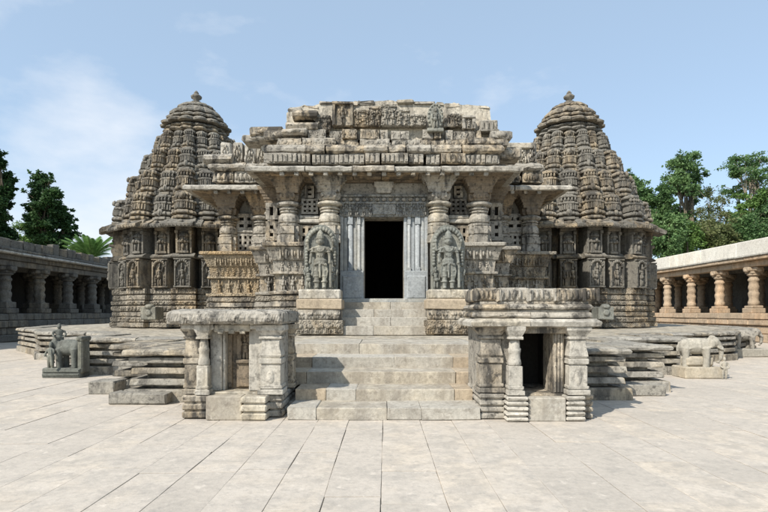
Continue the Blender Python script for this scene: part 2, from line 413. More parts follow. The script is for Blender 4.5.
for path in (left_path, right_path):
    near = path
    courses(plat, 'base_stone', near, band(.18, -.02, .17, .215, .02, -.45), M['plinth'], 1.0, 1.9, .006, .006, .02, ero=.012)
    courses(plat, 'moulding_stone', near, band(.12, .28, .11, .40, .022, -.45), M['plinth'], .9, 1.8, .006, .006, .03, ero=.012)
    courses(plat, 'moulding_stone', near, band(.11, .485, .10, .60, .022, -.45), M['plinth'], .8, 1.7, .006, .006, .035, ero=.012)
    courses(plat, 'moulding_stone', near, band(.12, .685, .12, .78, .02, -.45), M['plinth'], .8, 1.6, .006, .006, .035, ero=.012)
    for za, zb in ((.21,.28),(.41,.49),(.61,.685),(.78,.825)):
        courses(plat, 'recess_stone', near, band(-.12, za-.01, -.12, zb+.01, 0, -.45), M['plinth'], 1.6, 2.6, .004, .004, .01, ero=0)
    courses(plat, 'top_slab', near, [(-.6,.82),(.10,.82),(.17,.845),(.18,.89),(.14,.93),(.02,PL),(-.6,PL)], M['plinth'], .8, 1.6, .010, .006, .045, ero=.02)
# loose corner blocks standing before the platform
for (x0, x1, y0, y1, h) in ((-5.75,-5.25,10.1,10.7,.24), (-4.75,-3.75,8.95,9.35,.20), (4.45,5.35,9.85,10.3,.22)):
    mb = MB(); mb.box(-(x1-x0)/2, (x1-x0)/2, -(y1-y0)/2, (y1-y0)/2, 0, h, .02); mb.jitter(.012)
    O('base_stone', mb.mesh('base_stone', M['plinth']), plat, ((x0+x1)/2, (y0+y1)/2, 0))

# ------------------------------------------------------------------ lower stairs
stairs = thing('lower_staircase', 'five wide pale stone steps rising between the two small front shrines', 'staircase', (0, 9, 0))
dep = [7.68, 8.34, 9.02, 9.75, 10.5, 11.4]
zs = [0, .182, .36, .56, .755, .955]
for k in range(5):
    hw = 1.43 if k < 2 else 1.85
    y0, y1 = dep[k], dep[k+1] + (.15 if k < 4 else .9)
    cuts = [-hw, hw]
    if k == 0: cuts = [-hw, -1.0, .05, .55, hw]
    elif k == 1: cuts = [-hw, -.93, -.45, hw-.3, hw]
    elif k == 2: cuts = [-hw, -1.35, 1.25, hw]
    elif k == 3: cuts = [-hw, -1.35, .2, 1.3, hw]
    else: cuts = [-hw, -.5, 1.72, hw]
    for i, (a, b) in enumerate(zip(cuts[:-1], cuts[1:])):
        mb = MB(); w = R.uniform(-.012, .012); cx = (a+b)/2
        mb.box(a-cx+.003, b-cx-.003, w, y1-y0, zs[k]+.004-(zs[k] if k == 0 else .03), zs[k+1]+R.uniform(-.005, .005), .009)
        mb.jitter(.007)
        edge = k in (1, 2, 3) and (i == 0 or i == len(cuts)-2)
        O('step_stone', mb.mesh('step_stone', M['step_warm' if edge else 'step']), stairs, (cx, y0, 0))
mb = MB(); mb.box(-1.85, 1.85, .0, 3.0, -.02, .15); 
O('core', mb.mesh('stair_core', M['step']), stairs, (0, 8.4, 0))

# ------------------------------------------------------------------ figure and panel pieces
def figure(mb, x, y, z, h, rnd, lean=0.0):
    # small standing relief figure, front at -y
    u = h/7.2; s = rnd.choice((-1, 1)); sway = s*u*.35
    def e(cx, cz, rx, rz, ry=None, dy=0.0): mb.ell((x+cx+lean*cz/h, y-dy, z+cz), (rx, ry or rx*.9, rz), 7, 5)
    e(-.45*u, 1.2*u, .42*u, 1.35*u); e(.5*u, 1.25*u, .42*u, 1.35*u)
    e(sway*.4, 2.9*u, .95*u, .75*u, .75*u); e(0, 4.0*u, .72*u, 1.0*u, .62*u); e(0, 4.7*u, 1.0*u, .45*u, .55*u)
    e(-sway*.4, 5.75*u, .5*u, .6*u, .5*u, .1*u); e(-sway*.4, 6.55*u, .42*u, .75*u, .4*u)
    for k in (-1, 1):
        hi = rnd.choice((0, 1, 1))
        if hi: e(k*1.25*u, 4.9*u, .32*u, .8*u); e(k*1.5*u, 5.7*u, .3*u, .7*u)
        else: e(k*1.2*u, 4.0*u, .32*u, .95*u); e(k*1.15*u, 3.1*u, .3*u, .6*u, None, .3*u)

def animal(mb, x, y, z, w, h, rnd):
    # frieze beast walking sideways
    s = rnd.choice((-1, 1))
    mb.ell((x, y, z+h*.6), (w*.36, h*.2, h*.26), 7, 4)
    mb.ell((x+s*w*.38, y, z+h*.66), (w*.16, h*.2, h*.24), 6, 4)
    for k in (-.28, -.1, .14, .28): mb.ell((x+k*w, y, z+h*.22), (w*.07, h*.12, h*.26), 5, 4)

def frieze_deco(z, h, o, pitch, kind):
    def deco(mb, a, b, w):
        n = max(1, int((b-a)/pitch)); p = (b-a)/n; rnd = R
        for i in range(n):
            cx = a + (i+.5)*p
            if kind == 'animal': animal(mb, cx, -o-w, z, p*.95, h, rnd)
            elif kind == 'figure': figure(mb, cx, -o-w, z, h, rnd)
            elif kind == 'scroll':
                rot = Matrix.Rotation(rnd.uniform(0, 3), 4, 'Y')
                mb.ell((cx, -o-w, z+h/2), (p*.40, h*.16, h*.42), 8, 4); mb.ell((cx+p*.5, -o-w, z+h*.3), (p*.12, h*.2, h*.3), 5, 4)
            elif kind == 'pilaster':
                mb.box(cx-p*.13, cx+p*.13, -o-w-h*.10, -o-w+.03, z, z+h); mb.ell((cx+p*.45, -o-w+.01, z+h*.5), (p*.2, h*.1, h*.3), 6, 4)
            elif kind == 'dentil':
                mb.box(cx-p*.36, cx+p*.36, -o-w-h*.16, -o-w+.03, z, z+h*R.uniform(.9, 1.05), .01)
    return deco

# ------------------------------------------------------------------ towers
def rplan(n=5, k=.72):
    # bulging front: stepped, rounded half outline facing -y, flat back
    pts = [(-1, .9), (-1, -.35), (-.86, -.5), (-.80, -.72), (-.52, -.80), (-.46, -1.0), (.46, -1.0), (.52, -.80), (.80, -.72), (.86, -.5), (1, -.35), (1, .9)]
    return pts
def mini_tower(kind, rnd):
    mb = MB(); P = rplan()
    prof = [(.46,0),(.54,.015),(.55,.06),(.53,.10),(.45,.115),(.36,.12),(.36,.165),(.53,.17),(.575,.195),(.565,.245),(.49,.30),(.40,.31),(.36,.315),
            (.36,.345),(.45,.35),(.45,.555),(.52,.565),(.55,.59),(.54,.635),(.46,.655),(.33,.66),(.33,.80),(.46,.81),(.48,.85),(.44,.90),(.30,.955),(.14,.98),(.10,1.0)]
    mb.sweep(P, [(a, a*.62, z) for a, z in prof])
    for i in range(9):   # ribs
        t = -1+2*(i+.5)/9; yy = -.62*.46*(1.0 if abs(t) < .46 else .80 if abs(t) < .8 else .6)
        mb.box(t*.43-.026, t*.43+.026, yy-.045, yy+.04, .36, .55)
    for i in range(5):   # heads
        t = -1+2*(i+.5)/5; yy = -.62*.385*(1.0 if abs(t) < .46 else .80)
        mb.ell((t*.39, yy-.015, .735), (.058, .07, .075), 7, 5)
    # horseshoe arch with a small figure
    zc = .245 if kind else .80
    q_ = rnd.uniform(.75, 1.25)
    if rnd.random() < .6: figure(mb, rnd.uniform(-.03,.03), -.345, .34, .26*q_, rnd)
    mb.ell((0, -.345, zc), (.14*q_, .05, .12*q_), 9, 5); mb.ell((0, -.385, zc-.01), (.06, .04, .08), 6, 4)
    mb.box(-.1, .1, -.33, -.2, .345, .56, .01); mb.ell((0, -.335, .45), (.045, .04, .09), 6, 4)
    if kind == 2:
        mb.ell((-.3, -.28, .245), (.08, .05, .08), 7, 4); mb.ell((.3, -.28, .245), (.08, .05, .08), 7, 4)
    mb.jitter(.003, rnd); return mb.mesh('miniature_tower', M['tower'])
minis = [mini_tower(k, R) for k in (0, 1, 2, 0, 1, 2)]

def statue_panel(rnd, w, h):
    mb = MB()
    mb.box(-w/2, w/2, -.18, 1.1, 0, h, .015)
    mb.box(-w/2-.03, w/2+.03, -.24, .3, 0, .07, .015)
    n = 1 if rnd.random() < .5 else 2
    for i in range(n):
        cx = 0 if n == 1 else (-.25+.5*i)*w
        figure(mb, cx, -.22, .07, h*.78, rnd)
    for k in (-1, 1):
        mb.box(k*w*.43-.04, k*w*.43+.04, -.26, -.1, .07, h*.9, .01)
        figure(mb, k*w*.30 if n == 1 else k*w*.42, -.2, .07, h*.38, rnd)
    for i in range(9):   # leafy canopy
        t = PI*(i+.5)/9; mb.ell((math.cos(t)*w*.36, -.22, h*.72+math.sin(t)*h*.2), (w*.085, .07, h*.06), 6, 4)
    mb.box(-w/2-.02, w/2+.02, -.25, .3, h-.06, h, .012)
    mb.jitter(.006, rnd); return mb.mesh('statue_panel', M['tower'])
panels = [statue_panel(R, .92, 1.2) for _ in range(4)]

def basement_bay(rnd, w):
    mb = MB(); z = 0.0
    rows = [(.22,.26,'plain'),(.24,.20,'animal'),(.21,.16,'plain'),(.27,.15,'scroll'),(.20,.17,'animal'),(.25,.12,'plain'),(.26,.14,'figure')]
    for hh, out, kd in rows:
        mb.prism(band(out, z+.012, out-.01, z+hh-.03, .03, -.5), -w/2-out*.35, w/2+out*.35)
        mb.box(-w/2+.02, w/2-.02, -out+.09, .4, z+hh-.031, z+hh+.013)
        if kd == 'animal':
            for i in range(4): animal(mb, (-.375+.25*i)*w, -out, z+.02, w*.25, hh*.8, rnd)
        elif kd == 'scroll':
            for i in range(5): mb.ell(((-.4+.2*i)*w, -out, z+hh*.48), (w*.085, .05, hh*.33), 8, 4)
        elif kd == 'figure':
            for i in range(6): figure(mb, (-.42+.168*i)*w, -out, z+.02, hh*.85, rnd)
        z += hh
    mb.jitter(.007, rnd); return mb.mesh('basement_bay', M['base'])
bbays = [basement_bay(R, .98) for _ in range(3)]

def ledge_mesh(rnd):
    mb = MB(); mb.prism([(-1.0,0),(.16,0),(.24,.03),(.26,.08),(.16,.14),(.05,.21),(-1.0,.21)], -.5, .5); mb.jitter(.008, rnd); return mb.mesh('ledge', M['tower'])
def turret_mesh(rnd):
    # pilaster carrying a small turret in the shaded zone below the eaves
    mb = MB(); w = .62; h = 1.12
    mb.box(-.40, .40, -.02, 1.1, 0, h)
    mb.box(-w/2, w/2, -.18, .1, 0, .10, .01); mb.box(-w*.36, w*.36, -.15, .1, .10, .42, .01)
    for k in (-1, 1): mb.box(k*w*.36-.035, k*w*.36+.035, -.19, .05, .10, .42, .008)
    P = rplan(); mb.sweep(P, [(.27,.16,.42),(.37,.25,.44),(.38,.26,.49),(.30,.2,.56),(.24,.16,.58),(.24,.16,.66),(.31,.21,.68),(.30,.2,.74),(.2,.14,.82),(.08,.06,.9)])
    mb.ell((0, -.18, .27), (.09, .06, .15), 7, 5); mb.ell((0, -.26, .5), (.1, .05, .08), 7, 4)
    for k in (-1, 1): mb.box(k*.40-.06, k*.40+.06, -.12, .2, 0, h, .01); mb.box(k*.40-.1, k*.40+.1, -.17, .2, h*.72, h*.84, .02)
    mb.box(-.46, .46, -.16, .3, h-.16, h, .02)
    mb.jitter(.006, rnd); return mb.mesh('turret', M['tower'])
def eave_mesh(rnd):
    mb = MB()
    mb.prism([(-.4,.12),(.30,-.03),(.50,-.10),(.60,-.12),(.64,-.06),(.64,.02),(.50,.10),(.28,.20),(.1,.30),(-.4,.32)], -.52, .52)
    for i in range(7): mb.box(-.45+.15*i-.02, -.45+.15*i+.02, -.655, -.5, -.1, .0)
    mb.ell((0, -.5, .1), (.13, .09, .1), 8, 5)
    mb.jitter(.008, rnd); return mb.mesh('eave_stone', M['tower'])
ledges = [ledge_mesh(R) for _ in range(2)]; turrets = [turret_mesh(R) for _ in range(3)]; eaves_t = [eave_mesh(R) for _ in range(3)]

def arc_points(A, B, n, off=0.0):
    N = 1440; pts = []; cum = [0.0]
    for i in range(N+1):
        t = -PI/2 + 2*PI*i/N; pts.append((A*math.cos(t), B*math.sin(t), t))
        if i: cum.append(cum[-1] + math.hypot(pts[i][0]-pts[i-1][0], pts[i][1]-pts[i-1][1]))
    out = []; per = cum[-1]
    for k in range(n):
        target = ((k+off) % n)/n*per
        i = next(j for j in range(N+1) if cum[j] >= target)
        x, y, t = pts[i]; nx, ny = math.cos(t)/A, math.sin(t)/B; q = math.hypot(nx, ny)
        out.append((x, y, nx/q, ny/q, per/n))
    return out

def tower(cx, cy, label, side):
    T = thing('shrine_tower', label, 'tower', (cx, cy, PL), 'carved towers behind the hall')
    N = 18
    # cores
    def core_at(name, prof, mat, sy):
        mb = MB(); plan = []
        for i in range(36):
            t = 2*PI*i/36; r = 1.0 if i % 2 == 0 else .95; plan.append((r*math.cos(t), r*math.sin(t)))
        mb.sweep(plan, [(a, a*sy, z-PL) for a, z in prof]); return O(name, mb.mesh(name, mat), T, (cx, cy, PL))
    core_at('inner_wall', [(2.25, PL), (2.25, 5.35)], M['tower'], .7)
    core_at('spire_core', [(3.0,5.3),(2.6,6.3),(2.05,7.3),(1.6,8.3),(1.25,9.2),(1.05,9.6),(1.0,9.9)], M['tower'], .76)
    def place(name, meshes, A, sy, z, n=N, off=0.0, sx=1.0, sz=1.0, sd=1.0, jz=.0, jr=.0, tilt=0.0, star=True):
        for i, (x, y, nx, ny, pitch) in enumerate(arc_points(A, A*sy, n, off)):
            if ny > .45: continue
            if star: sh = (.04 if i % 2 == 0 else -.22)*A/3.4; x, y = x+nx*sh, y+ny*sh
            wx, wy = cx+x, cy+y
            if side*wx < (5.8 if side < 0 else 5.4) and wy > 18.6: 
                if z < 5.2: continue
            a = math.atan2(nx, -ny) + R.uniform(-jr, jr)
            o = O(name, R.choice(meshes), T, (wx, wy, z+R.uniform(-jz, jz)), a, (sx*R.uniform(.98, 1.02), sd, sz))
            o.rotation_euler.x = -tilt
    of = .35 if side < 0 else .15
    place('basement_bay', bbays, 3.45, .7, PL, off=of, sx=.92)
    place('basement_bay', bbays, 2.90, .7, PL, off=of+.5, sx=.62, sz=.99, star=False)
    place('statue_panel', panels, 3.42, .7, PL+1.66, off=of, sx=.74, sd=1.25)
    place('ledge', ledges, 3.40, .7, PL+2.88, off=of, sx=.90)
    place('ledge', ledges, 2.92, .7, PL+2.885, off=of+.5, sx=.55, star=False)
    place('turret', turrets, 3.36, .7, PL+3.09, off=of, sx=.70, sd=1.2)
    place('eave_stone', eaves_t, 3.45, .7, PL+4.22, off=of, sx=1.0)
    place('eave_stone', eaves_t, 3.24, .7, PL+4.235, off=of+.5, sx=.55, star=False)
    tiers = [(3.20, 5.40, 1.22, .13), (2.66, 6.50, 1.20, .13), (2.14, 7.60, 1.10, .15), (1.66, 8.60, 1.0, .17)]
    for k, (A, z, h, tl) in enumerate(tiers):
        sy = .72+.05*k
        w = arc_points(A, A*sy, N)[0][4]*1.0
        place('miniature_tower', minis, A, sy, z, off=of, sx=w*.93, sd=w*1.25, sz=h, jz=.015, jr=.02, tilt=tl)
        place('miniature_tower', minis, A-.36, sy, z+h*.30, off=of+.5, sx=w*.46, sd=w*.7, sz=h*.9, jz=.015, jr=.02, tilt=tl, star=False)
    # crowning lobed discs and bell
    def lobed(name, prof, lobes, dep, mat, sy=.95):
        mb = MB(); plan = []
        n = lobes*6
        for i in range(n):
            t = 2*PI*i/n; f = abs(math.sin(lobes*t/2)); r = 1-dep*(1-f); plan.append((r*math.cos(t), r*math.sin(t)))
        mb.sweep(plan, [(a, a*sy, z-PL) for a, z in prof]); mb.jitter(.012)
        return O(name, mb.mesh(name, mat), T, (cx, cy, PL))
    lobed('crown_ring', [(.95,9.5),(.95,9.585),(1.43,9.6),(1.51,9.66),(1.47,9.74),(1.0,9.765)], 14, .12, M['tower'])
    lobed('crown_ring', [(.95,9.75),(.95,9.80),(1.32,9.81),(1.40,9.86),(1.32,9.93),(.95,9.95)], 14, .06, M['tower_carved'])
    lobed('crown_ring', [(.95,9.93),(.95,9.995),(1.35,10.0),(1.56,10.02),(1.58,10.10),(1.41,10.2),(1.2,10.28)], 14, .12, M['tower'])
    bell = lobed('bell_roof', [(1.0,10.27),(1.34,10.285),(1.35,10.36),(1.22,10.43),(.98,10.44),(.98,10.495),(1.19,10.505),(1.20,10.575),(1.04,10.74),(.86,10.85),(.74,10.855),(.74,10.885),(.86,10.89),(.85,10.95),(.68,11.07),(.44,11.16),(.2,11.22),(.12,11.24)], 14, .07, M['tower'])
    mb = MB(); K = 1.15
    mb.lathe([(r_*K, 11.24-PL+(z_-11.24+PL)*1.35) for r_, z_ in [(.16,11.24-PL),(.2,11.27-PL),(.12,11.30-PL),(.10,11.34-PL),(.20,11.40-PL),(.22,11.46-PL),(.14,11.52-PL),(.08,11.55-PL),(.10,11.58-PL),(.03,11.66-PL)]], 12)
    O('finial', mb.mesh('finial', M['tower']), T, (cx, cy, PL))
    # rain spout block at the foot
    mb = MB(); mb.box(-.3, .3, -.45, .3, 0, .5, .03); mb.lathe([(.11,-.02),(.13,0),(.13,.03),(.06,.03)], 12, M=Matrix.Translation((0,-.45,.27)) @ Matrix.Rotation(PI/2, 4, 'X'))
    mb.ell((0, -.3, .5), (.2, .25, .12), 8, 5)
    mb.jitter(.01)
    sx_ = cx + side*(.15 if side > 0 else .55)
    O('rain_spout', mb.mesh('rain_spout', M['statue']), T, (sx_, cy-3.25, PL+.35))
    return T
tower(-8.66, 24, 'tapering carved stone tower left of the hall, near the dark cloister', -1)
tower(8.54, 24, 'tapering carved stone tower right of the hall, near the sunlit cloister', 1)

# ------------------------------------------------------------------ temple hall
hall = thing('temple_hall', 'weathered carved stone temple hall with dark central doorway and broken parapet', 'temple', (0, 19, PL))
SX, MX, WX, WR = 3.3, 4.0, 6.08, 5.62
SY, MY, WY = 16.4, 17.4, 18.8
Lp = [(-WX, 24), (-WX, WY), (-MX, WY), (-MX, MY), (-SX, MY), (-SX, SY), (-1.5, SY)]
Rp = [(1.5, SY), (SX, SY), (SX, MY), (MX, MY), (MX, WY), (WR, WY), (WR, 24)]
Ef = [(-WX, 24), (-WX, WY), (-SX, WY), (-SX, SY), (SX, SY), (SX, WY), (WR, WY), (WR, 24)]
# solid body round a dark room
def wall(x0, x1, y0, y1, z0, z1, mat='hall', name='wall'):
    mb = MB(); cx, cy = (x0+x1)/2, (y0+y1)/2
    mb.box(x0-cx, x1-cx, y0-cy, y1-cy, z0-PL, z1-PL); return O(name, mb.mesh(name, M[mat]), hall, (cx, cy, PL))
wall(-3.2, -.63, 16.72, 17.3, PL, 5.9); wall(.63, 3.2, 16.72, 17.3, PL, 5.9)
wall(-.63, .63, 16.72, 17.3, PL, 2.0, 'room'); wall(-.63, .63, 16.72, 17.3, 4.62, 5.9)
wall(-5.95, -3.3, 19.3, 26, PL, 5.9); wall(3.3, 5.5, 19.3, 26, PL, 5.9)
wall(-3.9, -3.21, 17.7, 19.3, PL, 5.9); wall(3.21, 3.9, 17.7, 19.3, PL, 5.9)
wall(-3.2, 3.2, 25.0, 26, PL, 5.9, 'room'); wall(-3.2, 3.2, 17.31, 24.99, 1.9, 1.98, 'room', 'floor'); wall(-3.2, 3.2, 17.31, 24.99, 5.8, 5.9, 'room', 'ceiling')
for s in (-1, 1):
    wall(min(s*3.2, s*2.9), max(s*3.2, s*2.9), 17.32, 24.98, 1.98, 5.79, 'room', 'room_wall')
wall(-5.9, 5.5, 19.0, 26, 5.9, 6.3, 'hall', 'roof_slab'); wall(-3.2, 3.2, 16.6, 19.0, 5.91, 6.29, 'hall', 'roof_slab')

# basement mouldings
rowsB = [(.95,.30,.46,'plain','base'),(1.26,.26,.36,'animal','base'),(1.53,.22,.30,'scroll','base'),(1.76,.18,.28,'plain','hall'),(1.95,.2,.24,'plain','base')]
for path in (Lp, Rp):
    for z, h, out, kd, mt in rowsB:
        dec = None if kd == 'plain' else frieze_deco(z+.01, h*.85, out, .24 if kd == 'animal' else .2, kd)
        courses(hall, 'basement_stone', path, band(out, z, out-.02, z+h-.015, .035), M[mt], .7, 1.4, .008, .005, .02, dec)
# balustrade: ledge, panel of figures, sloping seat back, rail
def balustrade(path, mat, matf, nm, first, last):
    sub = path
    courses(hall, 'ledge_stone', sub, band(.26, 2.16, .26, 2.25, .02), M[mat], .9, 1.5, .006, .004, .012)
    courses(hall, 'balustrade_stone', sub, band(.10, 2.255, .12, 2.78, 0), M[mat], .9, 1.4, .004, .004, .006)
    courses(hall, 'ledge_stone', sub, band(.24, 2.785, .24, 2.86, .02), M[mat], .9, 1.5, .006, .004, .012)
    courses(hall, 'balustrade_stone', sub, band(.14, 2.865, .18, 3.22, 0), M[mat], .9, 1.4, .004, .004, .006, frieze_deco(2.87, .33, .17, .19, 'figure'))
    courses(hall, 'balustrade_stone', sub, band(.22, 3.225, .36, 3.62, 0), M[mat], .8, 1.3, .004, .004, .008, frieze_deco(3.25, .34, .31, .17, 'pilaster'))
    courses(hall, 'balustrade_rail', sub, band(.46, 3.63, .46, 3.75, .03, -.1), M[mat], .8, 1.4, .006, .004, .012)
figs = []
for _ in range(6):
    mb = MB(); figure(mb, 0, 0, 0, .50, R); mb.box(-.13, .13, -.03, .05, -.01, .03); figs.append(mb.jitter(.004).mesh('dancing_figure', M['hall']))
figs_o = []
for _ in range(5):
    mb = MB(); figure(mb, 0, 0, 0, .50, R); mb.box(-.13, .13, -.03, .05, -.01, .03); figs_o.append(mb.jitter(.004).mesh('dancing_figure', M['ochre']))
for path, wing, mat, fl in ((Lp[0:3], 1, 'orange', figs_o), (Lp[2:7], 0, 'hall', figs), (Rp[0:5], 0, 'hall', figs), (Rp[4:7], 1, 'base', figs)):
    balustrade(path, mat, mat, '', 0, 0)
    for p, u, L, ang, t0, t1 in seg_frames(path):
        n = max(1, round(L/.32))
        for i in range(n):
            c = p + u*(L*(i+.5)/n); nx, ny = u.y, -u.x
            if ny > .1 or c.y > 21: continue
            O('dancing_figure', R.choice(fl), hall, (c.x+nx*.17, c.y+ny*.17, 2.258), ang)

# pillars
def pillar_meshes(h, r, mat, mat2):
    SQ = [(-1,-1),(1,-1),(1,1),(-1,1)]
    ST = [(-1,-.62),(-.62,-.62),(-.62,-1),(.62,-1),(.62,-.62),(1,-.62),(1,.62),(.62,.62),(.62,1),(-.62,1),(-.62,.62),(-1,.62)]
    a = MB(); a.sweep(ST, [(r*q, r*q, h*z) for q, z in ((1.12,0),(1.12,.10),(1.02,.105),(1.02,.13),(1.12,.135),(1.12,.24),(1.0,.25))])
    a.lathe([(r*q, h*z) for q, z in ((1.0,.245),(1.12,.255),(1.12,.285),(.92,.29),(.92,.305),(1.06,.31),(1.1,.345),(1.04,.40),(.92,.43),(.80,.435),(.80,.455),(.95,.46),(.95,.48),(.78,.485),(.78,.50))], 16, smooth=False)
    a.lathe([(r*q, h*z) for q, z in ((.78,.495),(1.0,.50),(1.04,.52),(.84,.525),(.84,.545),(1.2,.555),(1.33,.572),(1.33,.595),(1.18,.61),(.88,.615),(.88,.635))], 24, smooth=False)
    c = MB(); c.sweep(ST, [(r*q, r*q, h*z) for q, z in ((.98,.63),(1.02,.64),(1.12,.66),(1.16,.73),(1.08,.745))])
    for s_ in (-1, 0, 1):
        c.ell((s_*r*.62, -r*1.13, h*.695), (r*.22, r*.12, h*.035), 7, 5)
    c.sweep(SQ, [(r*q, r*q2, h*z) for q, q2, z in ((1.06,1.06,.742),(1.1,1.1,.75),(1.1,1.1,.775),(1.2,1.2,.80),(1.22,1.22,.835),(1.34,1.3,.84),(1.4,1.34,.885),(1.54,1.42,.89),(1.62,1.48,.935),(1.76,1.55,.94),(1.85,1.6,1.0))])
    a.jitter(.008); c.jitter(.010)
    return a.mesh('pillar', mat), c.mesh('capital', mat2)
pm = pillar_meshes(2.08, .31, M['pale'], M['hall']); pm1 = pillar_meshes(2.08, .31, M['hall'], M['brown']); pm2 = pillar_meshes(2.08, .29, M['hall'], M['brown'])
def pillar(x, y, z, ms, nm='pillar'):
    p = O(nm, ms[0], hall, (x, y, z)); O('capital', ms[1], p, (0,0,0), world_loc=False); return p
for s in (-1, 1):
    pillar(s*1.72, 16.45, 3.78, pm); pillar(s*3.02, 16.55, 3.78, pm1)
    pillar(s*3.75, 18.0, 3.78, pm2)
    pillar(s*(4.45 if s < 0 else 4.25), 18.9, 3.78, pm2); pillar(s*(5.65 if s < 0 else 5.3), 18.9, 3.78, pm2)
# beams over the pillars
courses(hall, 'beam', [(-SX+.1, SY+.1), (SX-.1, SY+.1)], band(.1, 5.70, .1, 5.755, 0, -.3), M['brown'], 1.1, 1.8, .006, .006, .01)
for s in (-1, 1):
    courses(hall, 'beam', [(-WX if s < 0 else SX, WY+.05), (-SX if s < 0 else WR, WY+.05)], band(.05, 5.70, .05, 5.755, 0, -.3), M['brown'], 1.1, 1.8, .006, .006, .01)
# pierced screens between the pillars
def screen(x, y, z0, w, h, cols, rows, mat='hall', big=False):
    mb = MB(); cw, ch = w/cols, h/rows; t = min(cw, ch)*.52
    for i in range(cols+1): mb.box(-w/2+i*cw-t/2, -w/2+i*cw+t/2, -.06, .06, -t/2, h+t/2)
    for j in range(rows+1): mb.box(-w/2-t/2, w/2+t/2, -.055, .055, j*ch-t/2, j*ch+t/2)
    if big:
        for i in range(cols):
            for j in range(rows): mb.box(-w/2+(i+.5)*cw-.03, -w/2+(i+.5)*cw+.03, -.05, .05, (j+.5)*ch-.03, (j+.5)*ch+.03, M=None)
    s = O('pierced_screen', mb.mesh('pierced_screen', M[mat]), hall, (x, y, z0))
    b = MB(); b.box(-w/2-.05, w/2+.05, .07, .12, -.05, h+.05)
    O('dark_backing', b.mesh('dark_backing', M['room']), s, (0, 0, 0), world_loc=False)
for s in (-1, 1):
    x = s*2.37
    screen(x, 16.62, 3.82, .56, .5, 3, 2, 'hall'); 
    mb = MB(); mb.box(-.36, .36, -.14, .1, 0, .14, .03); mb.box(-.33, .33, -.10, .1, .14, .26, .03); mb.jitter(.01); O('ledge_stone', mb.mesh('ledge_stone', M['pale']), hall, (x, 16.62, 4.42))
    screen(x, 16.64, 4.76, .46, .42, 3, 3, 'hall'); screen(x, 16.63, 5.28, .2, .3, 1, 2, 'hall')
    screen(s*3.62, 17.35, 4.05, .5, .5, 2, 2, 'hall'); screen(s*3.62, 17.36, 4.75, .5, .42, 2, 1, 'hall')
    XS = -5.05 if s < 0 else 4.78
    screen(XS, 19.0, 3.82, .55, .6, 3, 3, 'hall'); screen(XS, 19.02, 4.62, .6, .5, 2, 2, 'hall')
    mb = MB(); mb.box(-.4, .4, -.1, .1, 0, .09, .02); mb.jitter(.006); O('ledge_stone', mb.mesh('ledge_stone', M['hall']), hall, (XS, 19.0, 4.48))
# door case
for s in (-1, 1):
    for i, (a, b, o_, z1) in enumerate(((.63,.74,.02,4.62),(.74,.86,.10,4.62),(.86,.98,.02,4.62),(.98,1.16,.14,4.62),(1.16,1.28,.05,4.62),(1.28,1.40,.12,4.62))):
        mb = MB()
        if i in (1, 3):
            mb.tube([(0,-.02,2.95),(0,-.02,4.4)], [(b-a)*.42]*2, 12); mb.box(-(b-a)/2+.004, (b-a)/2-.004, -.11 if i == 3 else -.08, .1, 4.38, z1, .01); mb.box(-(b-a)/2+.004, (b-a)/2-.004, 0, .1, 2.9, 4.4)
            mb.box(-(b-a)/2+.004, (b-a)/2-.004, -.09, .1, 2.86, 3.02, .01)
        else: mb.box(-(b-a)/2+.004, (b-a)/2-.004, -o_, .12, 2.9, z1, .012)
        mb.jitter(.003); O('jamb_band', mb.mesh('jamb_band', M['blue']), hall, (s*(a+b)/2, 16.6, 0))
    mb = MB(); mb.box(-.38, .38, -.16, .12, 1.98, 2.9, .02); mb.box(-.3, .3, -.2, 0, 2.02, 2.75, .03); mb.jitter(.006)
    O('jamb_base', mb.mesh('jamb_base', M['blue']), hall, (s*1.02, 16.6, 0))
mb = MB(); mb.box(-1.42, 1.42, -.10, .1, 4.63, 5.3, .01)
for i in range(13):
    cx = -1.29+i*.215
    if abs(cx) > .42: figure(mb, cx, -.16, 4.65, .40, R)
mb.box(-.38, .38, -.15, 0, 4.68, 5.02, .02); mb.box(-1.43, 1.43, -.17, 0, 5.03, 5.09, .01); mb.box(-1.44, 1.44, -.2, 0, 5.24, 5.31, .01)
mb.jitter(.005); lin = O('door_lintel', mb.mesh('door_lintel', M['lintel']), hall, (0, 16.6, 0))
for i in range(13):
    bm_ = MB() if i == 0 else None
    if i == 0: bm_.ell((0,0,0), (.075,.06,.06), 8, 5); boss = bm_.mesh('boss', M['hall'])
    O('boss', boss, lin, (-1.26+i*.21, -.15, 5.165), world_loc=False)
mb = MB(); mb.box(-1.40, 1.40, -.12, .2, 5.315, 5.69, .012); mb.jitter(.004); bm0 = O('lintel_beam', mb.mesh('lintel_beam', M['hall']), hall, (0, 16.62, 0))
mb = MB(); mb.sweep([(-1,-1),(1,-1),(1,1),(-1,1)], [(.2,.1,5.36),(.24,.12,5.40),(.24,.12,5.52),(.3,.15,5.56),(.3,.16,5.70)]); mb.box(-.06,.06,-.14,-.09,5.42,5.5); mb.jitter(.004)
O('plaque', mb.mesh('plaque', M['pale']), bm0, (0, -.12, 0), world_loc=False)
mb = MB(); mb.box(-1.38, 1.38, -.32, .3, 1.90, 2.02, .015); mb.jitter(.004); O('threshold', mb.mesh('threshold', M['blue']), hall, (0, 16.62, 0))
